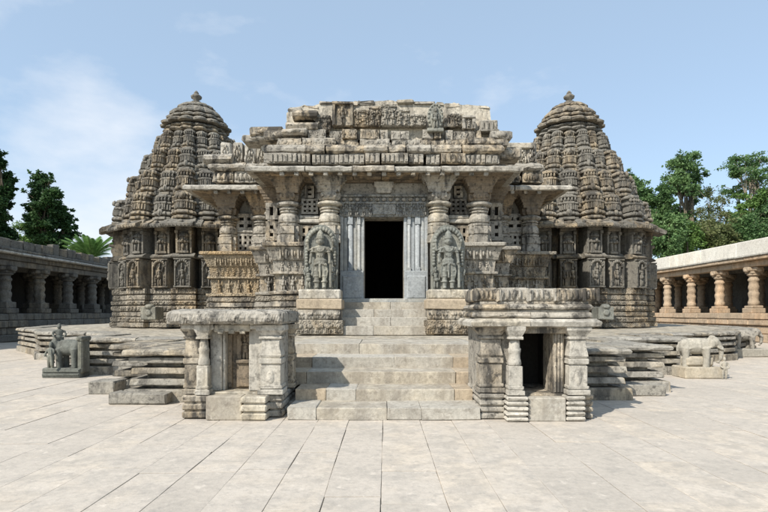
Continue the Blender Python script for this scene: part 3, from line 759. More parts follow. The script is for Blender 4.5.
# steps up to the door
ys = [15.0, 15.36, 15.70, 16.02]; zz = [PL-.02, 1.19, 1.44, 1.68, 1.90]
for k in range(4):
    hw = 1.36 if k else 1.42
    for a, b in (((-hw, .2), (.2, hw)) if k % 2 else ((-hw, -.3), (-.3, hw))):
        mb = MB(); cx = (a+b)/2; mb.box(a-cx+.003, b-cx-.003, 0, 16.6-ys[k], zz[k]-(.03 if k else 0), zz[k+1]+R.uniform(-.003,.003), .012); mb.jitter(.004)
        O('step_stone', mb.mesh('step_stone', M['step']), hall, (cx, ys[k], 0))

# eaves
for pth in (Ef,):
    courses(hall, 'eave_stone', pth, [(-.3,5.90),(.5,5.87),(.80,5.81),(.85,5.83),(.86,5.93),(.80,5.98),(.4,6.09),(-.3,6.20)], M['eave'], .75, 1.7, .010, .010, .05, ero=.035, twist=.006)
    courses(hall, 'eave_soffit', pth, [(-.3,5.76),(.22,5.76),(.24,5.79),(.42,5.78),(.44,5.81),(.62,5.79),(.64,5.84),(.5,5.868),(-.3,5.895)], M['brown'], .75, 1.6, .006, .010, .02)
    # drip blocks under the rim
mb = MB(); mb.box(-.07, .07, -.06, .06, -.12, 0, .02); drip = mb.mesh('drip_block', M['hall'])
for p, u, L, ang, t0, t1 in seg_frames(Ef):
    n = int(L/.42)
    for i in range(n):
        c = p + u*(L*(i+.5)/n); nx, ny = u.y, -u.x
        if ny > -.5: continue
        O('drip_block', drip, hall, (c.x+nx*.62, c.y+ny*.70, 5.83), ang)
# parapet rows over the porch
Pp = [(-SX-.25, 18.5), (-SX-.25, SY-.25), (SX+.25, SY-.25), (SX+.25, 18.5)]
courses(hall, 'parapet_stone', Pp, band(.10, 6.19, .08, 6.50, .02, -.35), M['hall'], .35, .9, .012, .02, .08, frieze_deco(6.22, .25, .10, .14, 'dentil'), ero=.02, twist=.01)
courses(hall, 'parapet_stone', Pp, [(-.4,6.505),(.05,6.505),(.16,6.56),(.18,6.65),(.10,6.75),(-.02,6.80),(-.4,6.80)], M['hall'], .5, 1.3, .012, .012, .10, ero=.04, twist=.012)
Pq = [(-SX+.1, 18.5), (-SX+.1, SY+.05), (SX-.1, SY+.05), (SX-.1, 18.5)]
courses(hall, 'parapet_stone', Pq, band(.14, 6.805, .12, 7.06, .05, -.4), M['hall'], .4, 1.1, .015, .02, .12, frieze_deco(6.84, .18, .12, .16, 'scroll'), ero=.035, twist=.012)
courses(hall, 'parapet_stone', [(-SX+.35, 18.5), (-SX+.35, SY+.1), (SX-.35, SY+.1), (SX-.35, 18.5)], band(.06, 7.065, .06, 7.36, .02, -.4), M['hall'], .25, .7, .015, .04, .10, frieze_deco(7.08, .26, .06, .17, 'figure'), skip=.05, ero=.03, twist=.02)
# ruined crown of the porch roof
def PX(px, d): return (px-384)*d/520
def PZ(py, d): return 1.6+(312-py)*d/520
D = 16.75
outl = [(287,140),(287,113),(292,109),(300,106),(309,105.5),(318,104.5),(322,102),(333,101.5),(345,101),(350,103),(361,101.5),(372,101),(388,100.5),(405,101),(422,102),(440,103),(463,104.5),(486,106.5),(490,108),(491,124),(493,140)]
fine_ = []
for (a0, b0), (a1, b1) in zip(outl[:-1], outl[1:]):
    k_ = max(1, int(abs(a1-a0)/4))
    fine_ += [(a0+(a1-a0)*q/k_, b0+(b1-b0)*q/k_+(1.6*mnoise.noise(((a0+(a1-a0)*q/k_)*.12, 0, 0)) if 105 < a0 and b0 < 112 else 0)) for q in range(k_)]
outl_f = fine_ + [outl[-1]]
mb = MB(); mb.outline([(PX(a, D)+R.uniform(-.02,.02), PZ(b, D)-PL+R.uniform(-.03,.03)) for a, b in outl_f], D, 19.6)
mb.v = [(p[0], p[1]-D, p[2]) for p in mb.v]
crown = O('roof_crown', mb.mesh('roof_crown', M['plaster']), hall, (0, D, PL))
# cap stones along its ragged top
xx = 288.0
while xx < 486:
    w_ = R.uniform(7, 24); x1_ = min(xx+w_, 490)
    def ytop(q):
        for (a0, b0), (a1, b1) in zip(outl[2:-2], outl[3:-1]):
            if a0 <= q <= a1: return b0+(b1-b0)*(q-a0)/(a1-a0)
        return 107
    q = (xx+x1_)/2; hh = R.uniform(.05, .13)
    mb = MB(); W = (x1_-xx)*D/520/2
    if R.random() < .3: xx = x1_; continue
    mb.box(-W+.01, W-.01, -.015-R.uniform(0,.07), .5, -.05, hh*.7, .03); mb.jitter(.03)
    O('cap_stone', mb.mesh('cap_stone', R.choice((M['hall'], M['pale'], M['plaster']))), hall, (PX(q, D), D, PZ(ytop(q), D)-.05))
    xx = x1_
# carved blocks set against the crown: (px centre, px half width, top y, bottom y, kind)
blocks = [(343,9,104,127,'niche'),(361,8,112,127,'relief'),(375,6,109,127,'relief'),(389,8,107,127,'relief'),(403,7,112,127,'relief'),(418,8,117,127,'relief'),
          (306,12,111,121,'roll'),(303,16,123,133,'roll'),(323,8,118,133,'relief'),(455,8,116,127,'relief'),(468,5,118,130,'niche'),(488,9,121,133,'dent'),(449,5,119,128,'dent')]
for px, hwp, yt, yb, kd in blocks:
    d = 16.6; x = PX(px, d); W = hwp*d/520; z0 = PZ(yb, d); H = PZ(yt, d)-z0
    mb = MB()
    if kd == 'roll':
        mb.prism([(-.2,0),(.12,0),(.26,H*.2),(.3,H*.5),(.22,H*.85),(.05,H),(-.2,H)], -W, W)
    else:
        mb.box(-W, W, -.10, .3, 0, H, .03)
        if kd == 'relief':
            figure(mb, -W*.45, -.13, .03, H*R.uniform(.7,.95), R); figure(mb, W*.45, -.13, .03, H*R.uniform(.7,.95), R)
            for i in range(9): mb.ell((R.uniform(-.9,.9)*W, -.1, R.uniform(.05,.95)*H), (R.uniform(.03,.07), .05, R.uniform(.03,.09)), 6, 4)
            mb.box(-W, W, -.15, 0, H-.05, H+R.uniform(0,.04), .02)
        elif kd == 'niche':
            figure(mb, 0, -.14, .04, H*.75, R); mb.box(-W-.05, W+.05, -.2, .1, H-.07, H+.02, .02)
            for k in (-1, 1): mb.box(k*W-.04, k*W+.04, -.18, .1, 0, H-.07, .01)
        else:
            for i in range(4): mb.box(-W+.03+i*W*.5, -W+.03+i*W*.5+W*.36, -.16, 0, .05, H*.9, .02)
            mb.box(-W-.03, W+.03, -.17, .1, 0, .08, .02)
    mb.jitter(.014); O('carved_block', mb.mesh('carved_block', M['hall'] if kd != 'relief' else M['hall_carved']), hall, (x, d, z0))
# dark seated figure in an oval halo on the crown
mb = MB(); d = 16.45
rot = Matrix.Rotation(PI/2, 4, 'X')
mb.sweep([(math.cos(2*PI*i/20), math.sin(2*PI*i/20)) for i in range(20)], [(.22,.38,0),(.25,.43,.05),(.25,.43,.14),(.2,.36,.16)], M=rot)
figure(mb, 0, -.2, -.36, .66, R)
for i in range(14):
    t = -PI*.25+PI*1.5*i/13; mb.ell((.22*math.cos(t), -.16, .38*math.sin(t)), (.035,.04,.04), 6, 4)
mb.box(-.26,.26,-.2,.3,-.47,-.36,.02); mb.jitter(.006)
O('halo_figure', mb.mesh('halo_figure', M['statue']), hall, (PX(435, d), d, (PZ(105, d)+PZ(132, d))/2))
# shoulders beside the crown: broken stacks
for px, d, w_, yt, h_ in ((268,16.9,.55,130,.28),(281,16.8,.5,133,.3),(262,17.0,.6,137,.25),(296,16.55,.4,131,.2),(499,16.7,.35,133,.28),(494,16.6,.4,142,.25),(507,16.9,.4,150,.35)):
    mb = MB(); mb.box(-w_, w_, -.3, .5, 0, h_, .05); mb.ell((0, -.28, h_*.5), (w_*.6, .08, h_*.35), 8, 5); mb.jitter(.025)
    O('broken_stone', mb.mesh('broken_stone', M['hall']), hall, (PX(px, d), d, PZ(yt, d)-h_))
wall(-3.2, 3.2, 16.9, 19.6, 6.3, 7.2, 'plaster', 'roof_slab')
# wing parapets with scroll carving
for s in (-1, 1):
    xa, xb = (-WX+.15, -SX) if s < 0 else (SX, WR-.1)
    pth = [(xa, 22), (xa, WY-.2), (xb, WY-.2)] if s < 0 else [(xa, WY-.2), (xb, WY-.2), (xb, 22)]
    courses(hall, 'parapet_stone', pth, band(.12, 6.21, .08, 6.62, .03, -.3), M['hall'], .5, 1.0, .010, .01, .05, frieze_deco(6.25, .32, .12, .16, 'scroll'), ero=.05, twist=.03)
    courses(hall, 'parapet_stone', pth, [(-.35,6.625),(.1,6.625),(.2,6.70),(.2,6.78),(.05,6.9),(-.35,6.9)], M['hall'], .5, 1.2, .012, .015, .1, ero=.08, twist=.03)
    wall(xa+.2, xb-.2, WY+.1, 22, 6.3, 7.3, 'plaster', 'roof_slab')
    d = WY-.02
    n = 6
    for i in range(n):
        cx = xa+(xb-xa)*(i+.5)/n; W = (xb-xa)/n*.46; H = R.uniform(.72, .98)
        if s > 0: H *= .85
        mb = MB(); mb.box(-W, W, -.04, .5, 0, H, .05)
        for k in range(9):
            t = 2*PI*k/9; mb.ell((W*.45*math.cos(t), -.05, H*.5+H*.3*math.sin(t)), (W*.14, .08, H*.1), 6, 4)
        mb.ell((0, -.06, H*.48), (W*.2, .1, H*.18), 7, 5); mb.ell((-W*.75, -.04, H*.25), (W*.2, .1, H*.2), 6, 4); mb.ell((W*.75, -.04, H*.3), (W*.2, .1, H*.24), 6, 4)
        mb.jitter(.02); O('scroll_block', mb.mesh('scroll_block', M[R.choice(('plaster','hall','pale'))]), hall, (cx, d, 6.9))
    if s < 0:
        mb = MB(); mb.prism([(-.3,0),(.1,0),(.22,.1),(.2,.22),(.05,.33),(-.3,.33)], -.5, .5); mb.jitter(.02)
        O('broken_stone', mb.mesh('broken_stone', M['hall']), hall, (-5.9, 18.55, 6.9))
    else:
        mb = MB(); mb.box(-.9, .9, -.2, .6, 0, .22, .05); mb.jitter(.03); O('broken_stone', mb.mesh('broken_stone', M['plaster']), hall, (4.4, 18.8, 7.45))

# ------------------------------------------------------------------ guardian statues on pedestals
def guardian(x, y, label, seed):
    rnd = random.Random(seed)
    G = thing('guardian_statue', label, 'statue', (x, y, PL), 'guardian statues beside the doorway')
    # pedestal
    ped = MB(); ped.box(-.70, .70, -.45, .55, 0, .42, .03); ped.jitter(.008)
    for i in range(5): animal(ped, -.54+.27*i, -.45, .05, .26, .3, rnd)
    p1 = O('pedestal', ped.mesh('pedestal', M['base']), G, (0,0,0), world_loc=False)
    for z0, z1, hw, f, nm, mt in ((.425,.72,.62,.40,'frieze_block','hall'),(.725,1.02,.66,.44,'frieze_block','step_warm'),(1.025,1.30,.60,.36,'top_block','pale')):
        mb = MB(); mb.box(-hw, hw, -f, .5, z0, z1, .03)
        if nm == 'frieze_block' and z0 < .5:
            for i in range(6): animal(mb, -.5+.2*i, -f, z0+.03, .2, .22, rnd)
        mb.jitter(.010); O(nm, mb.mesh(nm, M[mt]), p1, (0,0,0), world_loc=False)
    b = 1.30
    # slab with arched halo
    mb = MB(); w, h = .50, 1.95
    pts = [(-w*.95, 0), (-w, h*.62)]
    for i in range(13):
        t = PI - PI*i/12; pts.append((w*math.cos(t), h*.66+h*.33*math.sin(t)))
    pts += [(w, h*.62), (w*.95, 0)]
    mb.outline([(a, b+c) for a, c in pts], -.02, .26); mb.jitter(.008)
    O('back_slab', mb.mesh('back_slab', M['statue']), G, (0,0,0), world_loc=False)
    mb = MB()
    for i in range(17):
        t = PI*1.08 - PI*1.16*i/16; mb.ell((w*.80*math.cos(t), -.05, b+h*.68+h*.24*math.sin(t)), (.065, .07, .075), 7, 5)
    for s in (-1, 1):
        for k in range(6): mb.ell((s*w*.82, -.05, b+.75+.09*k), (.06, .06, .06), 6, 4)
        figure(mb, s*w*.72, -.1, b+.05, .62, rnd)
    mb.jitter(.004); O('halo_carving', mb.mesh('halo_carving', M['statue']), G, (0,0,0), world_loc=False)
    # the figure: one continuous body
    f = MB(); z = b+.04
    f.tube([(-.10,-.13,z),(-.11,-.14,z+.25),(-.10,-.15,z+.55),(-.07,-.14,z+.72)], [.06,.075,.09,.11], 8)
    f.tube([(.11,-.13,z),(.12,-.15,z+.25),(.10,-.15,z+.55),(.07,-.14,z+.72)], [.06,.075,.09,.11], 8)
    for s in (-1, 1): f.ell((s*.11, -.2, z+.02), (.06, .11, .04), 8, 5)
    f.ell((.0,-.14,z+.78), (.2,.13,.14)); f.ell((0,-.14,z+.95), (.135,.10,.16)); f.ell((0,-.14,z+1.10), (.19,.11,.13)); f.ell((0,-.13,z+1.19), (.22,.09,.07))
    f.tube([(0,-.14,z+1.18),(0,-.15,z+1.3)], [.06,.06], 8); f.ell((0,-.17,z+1.37), (.095,.10,.12), 10, 8)
    f.ell((0,-.265,z+1.365), (.018,.025,.03)); f.ell((-.1,-.15,z+1.36), (.025,.03,.05)); f.ell((.1,-.15,z+1.36), (.025,.03,.05))
    f.tube([(0,-.16,z+1.44),(0,-.16,z+1.5),(0,-.15,z+1.62),(0,-.15,z+1.70)], [.115,.11,.085,.03], 10)
    for s in (-1, 1):
        f.tube([(s*.2,-.14,z+1.18),(s*.27,-.16,z+.98),(s*.28,-.22,z+.80)], [.062,.052,.045], 7); f.ell((s*.28,-.25,z+.75), (.05,.05,.06))
        f.tube([(s*.2,-.11,z+1.18),(s*.34,-.12,z+1.12),(s*.37,-.17,z+1.32)], [.06,.05,.042], 7); f.ell((s*.37,-.19,z+1.38), (.05,.05,.06))
    for k in range(7): f.ell((-.15+.05*k, -.26, z+.74-.018*abs(3-k)), (.022,.03,.03), 6, 4)
    for k in range(9):   # necklaces, armlets, leg bands
        t = PI*(k/8); f.ell((.13*math.cos(t), -.235, z+1.17-.10*math.sin(t)), (.018,.025,.018), 6, 4)
        f.ell((.17*math.cos(t), -.235, z+1.17-.24*math.sin(t)), (.016,.022,.016), 6, 4)
    for s in (-1, 1):
        for zz_ in (.18, .34, .5): f.tube([(s*.115,-.14,z+zz_),(s*.115,-.14,z+zz_+.035)], [.10,.10], 10)
        f.tube([(s*.17,-.2,z+.72),(s*.22,-.2,z+.5),(s*.19,-.19,z+.3)], [.03,.025,.015], 6)
        f.ell((s*.245,-.16,z+1.06), (.075,.07,.025), 8, 5)
    for zz_, rr in ((1.47,.125),(1.53,.118),(1.59,.10)): f.ell((0,-.16,z+zz_), (rr,rr,.018), 12, 4)
    f.tube([(0,-.25,z+.7),(0,-.24,z+.3)], [.04,.03], 6); f.tube([(.3,-.24,z+.74),(.31,-.2,z+.02)], [.035,.05], 6)
    O('figure', f.remesh('figure', M['statue'], .0125), G, (0,0,0), world_loc=False)
    return G
guardian(-1.86, 15.35, 'grey arched guardian statue on pedestal left of the doorway steps', 3)
guardian(1.88, 15.35, 'grey arched guardian statue on pedestal right of the doorway steps', 5)

# ------------------------------------------------------------------ the two small front shrines
def shrine_pillar(parent, x, y, z0, z1, r, mat, square=False, nm='pillar'):
    h = z1-z0; mb = MB()
    mb.box(-r*1.25, r*1.25, -r*1.25, r*1.25, 0, h*.07, .008); mb.box(-r*1.12, r*1.12, -r*1.12, r*1.12, h*.085, h*.13, .008)
    mb.box(-r, r, -r, r, h*.06, h*.42, .01)
    if square:
        mb.box(-r*.9, r*.9, -r*.9, r*.9, h*.40, h*.80, .01); mb.box(-r*1.12, r*1.12, -r*1.12, r*1.12, h*.44, h*.52, .01)
        mb.sweep([(-1,-1),(1,-1),(1,1),(-1,1)], [(r*.9,r*.9,h*.52),(r*1.05,r*1.05,h*.56),(r*.7,r*.85,h*.80),(r*.6,r*.8,h*.83)])
        mb.ell((0,-r*.9,h*.25), (r*.5, r*.2, h*.12), 8, 5)
    else:
        mb.lathe([(r*.92,h*.42),(r*1.0,h*.44),(r*.95,h*.50),(r*.85,h*.52),(r*.85,h*.60),(r*.95,h*.63),(r*.95,h*.66),(r*.8,h*.68),(r*.75,h*.75),(r*.6,h*.80)], 16)
    mb.box(-r*1.1, r*1.1, -r*1.1, r*1.1, h*.80, h*.84, .008)
    mb.sweep([(-1,-1),(1,-1),(1,1),(-1,1)], [(r*.9,r*.9,h*.84),(r*1.1,r*1.1,h*.89),(r*1.35,r*1.3,h*.93),(r*1.35,r*1.3,h)])
    mb.jitter(.004); return O(nm, mb.mesh(nm, M[mat]), parent, (x, y, z0))
def mould_block(parent, x0, x1, y0, y1, z0, z1, n, mat, nm='base_block'):
    mb = MB(); cx = (x0+x1)/2; h = (z1-z0)/n
    for k in range(n):
        i = .025*(k % 2 == 1)
        mb.box(x0-cx+.0, x1-cx, 0, y1-y0, z0+k*h+.012, z0+(k+1)*h-.012, .018)
    mb.box(x0-cx+.035, x1-cx-.035, .035, y1-y0-.03, z0+.01, z1-.02)
    mb.jitter(.005); return O(nm, mb.mesh(nm, M[mat]), parent, (cx, y0, 0))

# left shrine
S1 = thing('small_shrine', 'small stone shrine with thick flat rough roof slab left of the steps', 'shrine', (-2.28, 8.2, 0), 'small shrines flanking the lower steps')
mould_block(S1, -3.02, -2.62, 7.75, 8.85, 0, .36, 3, 'hall')
mould_block(S1, -2.10, -1.72, 7.60, 8.3, 0, .37, 3, 'pale'); mould_block(S1, -1.76, -1.53, 7.85, 8.95, 0, .36, 3, 'hall')
mb = MB(); mb.box(-.265, .265, 0, .8, 0, .355, .012); mb.jitter(.004); O('front_block', mb.mesh('front_block', M['step']), S1, (-2.36, 7.66, 0))
mb = MB(); mb.box(-.42, .42, 0, .9, .352, .392, .01); mb.jitter(.004); O('floor_slab', mb.mesh('floor_slab', M['pale']), S1, (-2.3, 7.85, 0))
shrine_pillar(S1, -2.90, 7.98, .36, 1.40, .12, 'hall', True, 'pilaster'); shrine_pillar(S1, -2.72, 7.86, .36, 1.40, .085, 'pale')
shrine_pillar(S1, -1.71, 7.98, .36, 1.40, .155, 'pale', True, 'pilaster'); shrine_pillar(S1, -1.62, 8.65, .36, 1.40, .13, 'hall', True, 'pilaster')
mb = MB(); mb.box(-.12, .055, .02, .5, .39, 1.34, .012); mb.box(.06, .10, .06, .5, .39, 1.34, .01); mb.jitter(.003); O('jamb', mb.mesh('jamb', M['pale']), S1, (-2.55, 7.96, 0))
mb = MB(); mb.box(-.13, .13, 0, .6, .39, 1.34, .015); mb.jitter(.003); O('jamb', mb.mesh('jamb', M['pale']), S1, (-1.93, 7.92, 0))
mb = MB(); mb.box(-.25, .25, 0, .1, .39, 1.34, .01)
for k in range(3): mb.box(-.2+.14*k, -.13+.14*k, -.05, .02, .42, 1.25, .008)
figure(mb, .08, -.05, .85, .38, R); mb.box(-.06, .22, -.10, 0, .80, .86, .01); mb.box(-.04, .2, -.06, 0, .42, .8, .02)
mb.jitter(.004); O('niche_panel', mb.mesh('niche_panel', M['brown']), S1, (-2.25, 8.20, 0))
mb = MB(); mb.box(-.12,.12,0,.9,.37,1.38); O('side_wall', mb.mesh('side_wall', M['hall']), S1, (-2.85, 8.05, 0))
mb = MB(); mb.box(-.12,.12,0,.8,.37,1.38); O('side_wall', mb.mesh('side_wall', M['hall']), S1, (-1.69, 8.12, 0))
mb = MB(); mb.box(-.68,.68,0,.12,.37,1.38); O('back_wall', mb.mesh('back_wall', M['hall']), S1, (-2.24, 8.85, 0))
for (a, b, nm) in ((-3.05,-2.56,'lintel_stone'),(-2.555,-2.02,'lintel_stone'),(-2.015,-1.53,'lintel_stone')):
    mb = MB(); cx = (a+b)/2; mb.box(a-cx, b-cx, 0, .45, 1.30 if abs(cx+2.28) < .2 else 1.335, 1.415, .015)
    if abs(cx+2.28) < .2:
        for k in range(3): mb.box(-.2+.16*k, -.12+.16*k, -.02, .05, 1.27, 1.33, .01)
    mb.jitter(.006); O(nm, mb.mesh(nm, M['pale']), S1, (cx, 7.80, 0))
# rough rounded roof slab, built as a finely cut bullnose
mb = MB(); nx_ = 90; prof = [(0,1.42),(-.06,1.43),(-.095,1.47),(-.10,1.52),(-.085,1.575),(-.04,1.615),(.1,1.635),(.7,1.64),(1.35,1.63),(1.42,1.55),(1.42,1.42)]
rows_ = []
for i in range(nx_+1):
    x = -.86+1.72*i/nx_; row = []
    for j, (yy, z) in enumerate(prof):
        nz = .022*mnoise.noise((x*6, j*.5, 3.3))+.016*mnoise.noise((x*17, j*1.1, 7.7))+R.uniform(-.006,.006)
        endr = max(0, (abs(x)-.80)/.06); row.append((x, yy+nz+(endr*.03 if yy < .5 else 0), z+nz*.6-endr*.02*(z > 1.5)))
    rows_.append(row)
vv = [p for r_ in rows_ for p in r_]; m_ = len(prof)
fs = [(i*m_+j, i*m_+(j+1) % m_, (i+1)*m_+(j+1) % m_, (i+1)*m_+j) for i in range(nx_) for j in range(m_)] + [tuple(range(m_)), tuple(range(nx_*m_, (nx_+1)*m_))]
mb.add(vv, fs)
for k in range(9): mb.box(.855, .885, .0+.15*k, .09+.15*k, 1.44, 1.60, .012)
O('roof_slab', mb.mesh('roof_slab', M['hall']), S1, (-2.36, 7.74, 0))

# right shrine
S2 = thing('small_shrine', 'small stone shrine with carved layered roof and black opening right of the steps', 'shrine', (2.25, 8.2, 0), 'small shrines flanking the lower steps')
mould_block(S2, 1.42, 1.80, 7.72, 8.9, 0, .40, 4, 'hall'); mould_block(S2, 1.78, 2.10, 7.52, 8.3, 0, .38, 5, 'pale')
mould_block(S2, 2.66, 2.94, 7.56, 8.4, 0, .38, 5, 'pale'); mould_block(S2, 2.92, 3.12, 7.74, 8.95, 0, .38, 4, 'hall')
mb = MB(); mb.box(-.275, .275, 0, .6, 0, .345, .012); mb.jitter(.004); O('front_block', mb.mesh('front_block', M['step']), S2, (2.38, 7.58, 0))
mb = MB(); mb.box(-.42, .42, 0, 1.1, .342, .378, .008); mb.jitter(.003); O('floor_slab', mb.mesh('floor_slab', M['hall']), S2, (2.38, 7.78, 0))
shrine_pillar(S2, 1.60, 7.92, .40, 1.40, .165, 'hall', True, 'pilaster'); shrine_pillar(S2, 1.93, 7.70, .38, 1.40, .10, 'pale')
shrine_pillar(S2, 2.86, 7.78, .38, 1.40, .135, 'pale', True, 'pilaster'); shrine_pillar(S2, 2.98, 8.5, .38, 1.40, .12, 'hall', True, 'pilaster')
mb = MB(); mb.box(-.085, .085, 0, .5, .375, 1.33, .012)
for k in range(3): mb.tube([(-.055+.05*k, -.005, .40), (-.055+.05*k, -.005, 1.3)], [.02]*2, 8)
mb.jitter(.003); O('jamb', mb.mesh('jamb', M['hall']), S2, (2.62, 7.80, 0))
for x_, w_, yy, d_ in ((1.60,.14,8.05,.95),(2.95,.12,8.0,.95)):
    mb = MB(); mb.box(-w_, w_, 0, d_, .36, 1.38); O('side_wall', mb.mesh('side_wall', M['hall']), S2, (x_, yy, 0))
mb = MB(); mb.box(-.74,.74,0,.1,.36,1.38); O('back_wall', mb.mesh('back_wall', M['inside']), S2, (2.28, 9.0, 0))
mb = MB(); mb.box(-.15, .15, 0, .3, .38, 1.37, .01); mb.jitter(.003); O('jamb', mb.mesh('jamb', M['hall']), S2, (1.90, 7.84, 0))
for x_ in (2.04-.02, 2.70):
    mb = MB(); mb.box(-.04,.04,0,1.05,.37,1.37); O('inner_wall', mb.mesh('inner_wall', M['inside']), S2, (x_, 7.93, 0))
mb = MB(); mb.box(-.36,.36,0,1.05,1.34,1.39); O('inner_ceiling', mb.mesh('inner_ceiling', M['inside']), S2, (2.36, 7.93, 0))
mb = MB(); mb.box(-.36,.36,0,.25,1.28,1.385,.01); mb.jitter(.003); O('lintel_stone', mb.mesh('lintel_stone', M['hall']), S2, (2.36, 7.72, 0))
rp2 = [(1.45, 9.0), (1.45, 7.74), (3.0, 7.74), (3.0, 9.0)]
courses(S2, 'eave_stone', rp2, [(-.3,1.40),(.10,1.375),(.17,1.39),(.18,1.45),(.12,1.495),(-.3,1.51)], M['pale'], .45, .8, .006, .004, .012)
courses(S2, 'roof_moulding', rp2, band(.08, 1.512, .07, 1.60, .03, -.3), M['hall'], .5, .9, .005, .004, .01)
courses(S2, 'roof_moulding', rp2, band(.04, 1.602, .04, 1.63, 0, -.3), M['hall'], .5, .9, .003, .004, .006)
courses(S2, 'roof_moulding', rp2, band(.09, 1.632, .08, 1.715, .035, -.3), M['hall'], .4, .8, .005, .004, .01)
courses(S2, 'roof_moulding', rp2, band(.03, 1.717, .03, 1.755, 0, -.3), M['hall'], .4, .8, .003, .004, .006, frieze_deco(1.72,.03,.03,.09,'dentil'))
for i, (w_, cx) in enumerate(((.17,1.52),(.22,1.92),(.20,2.34),(.21,2.76),(.11,3.06))):
    mb = MB(); H = .20; mb.box(-w_, w_, 0, 1.0, 0, H, .03)
    for k in range(5):
        mb.ell((-w_*.8+w_*.4*k, -.005, H*.5), (w_*.15, .035, H*.38), 7, 5)
    for k in (-1, 1): mb.box(k*w_*.92-.02, k*w_*.92+.02, -.05, .1, 0, H*.95, .01)
    mb.jitter(.008); O('roof_block', mb.mesh('roof_block', M['hall']), S2, (cx, 7.74-.04, 1.757))
mb = MB(); mb.box(-.75,.75,.1,1.2,1.5,1.9); O('roof_core', mb.mesh('roof_core', M['hall']), S2, (2.25, 7.8, 0))

# ------------------------------------------------------------------ elephants
def elephant_body(voxel, mat, head_lift=0.0):
    # faces +x, feet on z=0, about 1 m long, .95 tall
    f = MB()
    f.ell((0,0,.60), (.36,.21,.24), 14, 10); f.ell((-.22,0,.58), (.20,.20,.25), 12, 9); f.ell((.2,0,.62), (.2,.19,.23), 12, 9)
    f.ell((0,0,.80), (.25,.14,.06), 10, 6)
    for x in (-.26, .24):
        for y in (-.12, .12):
            f.tube([(x,y,.58),(x+.01,y,.3),(x,y,.04),(x,y,.0)], [.115,.088,.085,.10], 10)
    f.ell((.44,0,.74), (.17,.145,.175), 12, 9); f.ell((.42,-.05,.87), (.08,.07,.07)); f.ell((.42,.05,.87), (.08,.07,.07))
    f.tube([(.55,0,.70),(.635,0,.56),(.645,0,.38),(.62,0,.22),(.58,0,.14),(.52,0,.15)], [.095,.075,.06,.05,.042,.035], 9)
    for s in (-1, 1):
        f.ell((.37, s*.17, .70), (.09,.03,.14), 10, 7, rot=Matrix.Rotation(s*.35, 4, 'Z'))
        f.tube([(.54,s*.07,.60),(.62,s*.09,.53),(.70,s*.085,.52)], [.032,.026,.012], 7)
    f.tube([(-.40,0,.74),(-.45,0,.6),(-.44,0,.35)], [.03,.022,.02], 6)
    for i in range(9):
        t = PI*i/8; f.ell((.10, .2*math.cos(t), .62+.22*math.sin(t)), (.025,.025,.025), 5, 4)
    for i in range(7):
        f.ell((-.15+.05*i, -.205, .60-.02*abs(i-3)), (.02,.02,.02), 5, 4)
    return f.remesh('elephant_body', mat, voxel)
def small_person(mb, x, y, z, h, lean=.0):
    u = h/7.0
    for s in (-1, 1): mb.tube([(x+s*.55*u,y,z),(x+s*.55*u,y-.1*u,z+1.7*u),(x+s*.45*u,y,z+3.2*u)], [.4*u,.45*u,.6*u], 7)
    mb.ell((x,y,z+3.4*u), (1.0*u,.75*u,.7*u)); mb.ell((x,y,z+4.5*u), (.85*u,.65*u,1.1*u)); mb.ell((x,y,z+5.2*u), (1.05*u,.6*u,.4*u))
    mb.ell((x,y-.05*u,z+6.3*u), (.5*u,.52*u,.62*u), 9, 7); mb.ell((x,y,z+6.9*u), (.42*u,.42*u,.35*u))
    for s in (-1, 1): mb.tube([(x+s*1.0*u,y,z+5.2*u),(x+s*1.4*u,y-.3*u,z+4.2*u),(x+s*1.0*u,y-.9*u,z+3.5*u)], [.35*u,.3*u,.28*u], 6)

# pale elephant beside the platform on the right
E1 = thing('elephant_statue', 'large pale stone elephant statue facing right beside the platform', 'statue', (7.72, 12.75, 0), 'elephant statues round the platform')
mb = MB(); mb.box(-.50, .42, -.30, .30, 0, .27, .02); mb.box(-.40, .30, -.14, .14, .27, .52, .05); mb.jitter(.008); O('plinth', mb.mesh('plinth', M['eleph_pale']), E1, (0,0,0), world_loc=False)
eb = elephant_body(.022, M['eleph_pale'])
O('elephant_body', eb, E1, (-.10,0,.265), -.3, (.88,.95,.82), world_loc=False)
mb = MB(); small_person(mb, 0, 0, 0, .52); O('attendant', mb.remesh('attendant', M['eleph_pale'], .015), E1, (.42,-.31,0), world_loc=False)
# second, farther one
E2 = thing('elephant_statue', 'small weathered stone elephant statue on a block at the far right', 'statue', (13.0, 18.7, 0), 'elephant statues round the platform')
mb = MB(); mb.box(-.62, .66, -.35, .35, 0, .30, .03); mb.jitter(.01); O('plinth', mb.mesh('plinth', M['eleph_pale']), E2, (0,0,0), world_loc=False)
O('elephant_body', elephant_body(.03, M['hall']), E2, (-.08,0,.30), -.1, (.95,1,.78), world_loc=False)
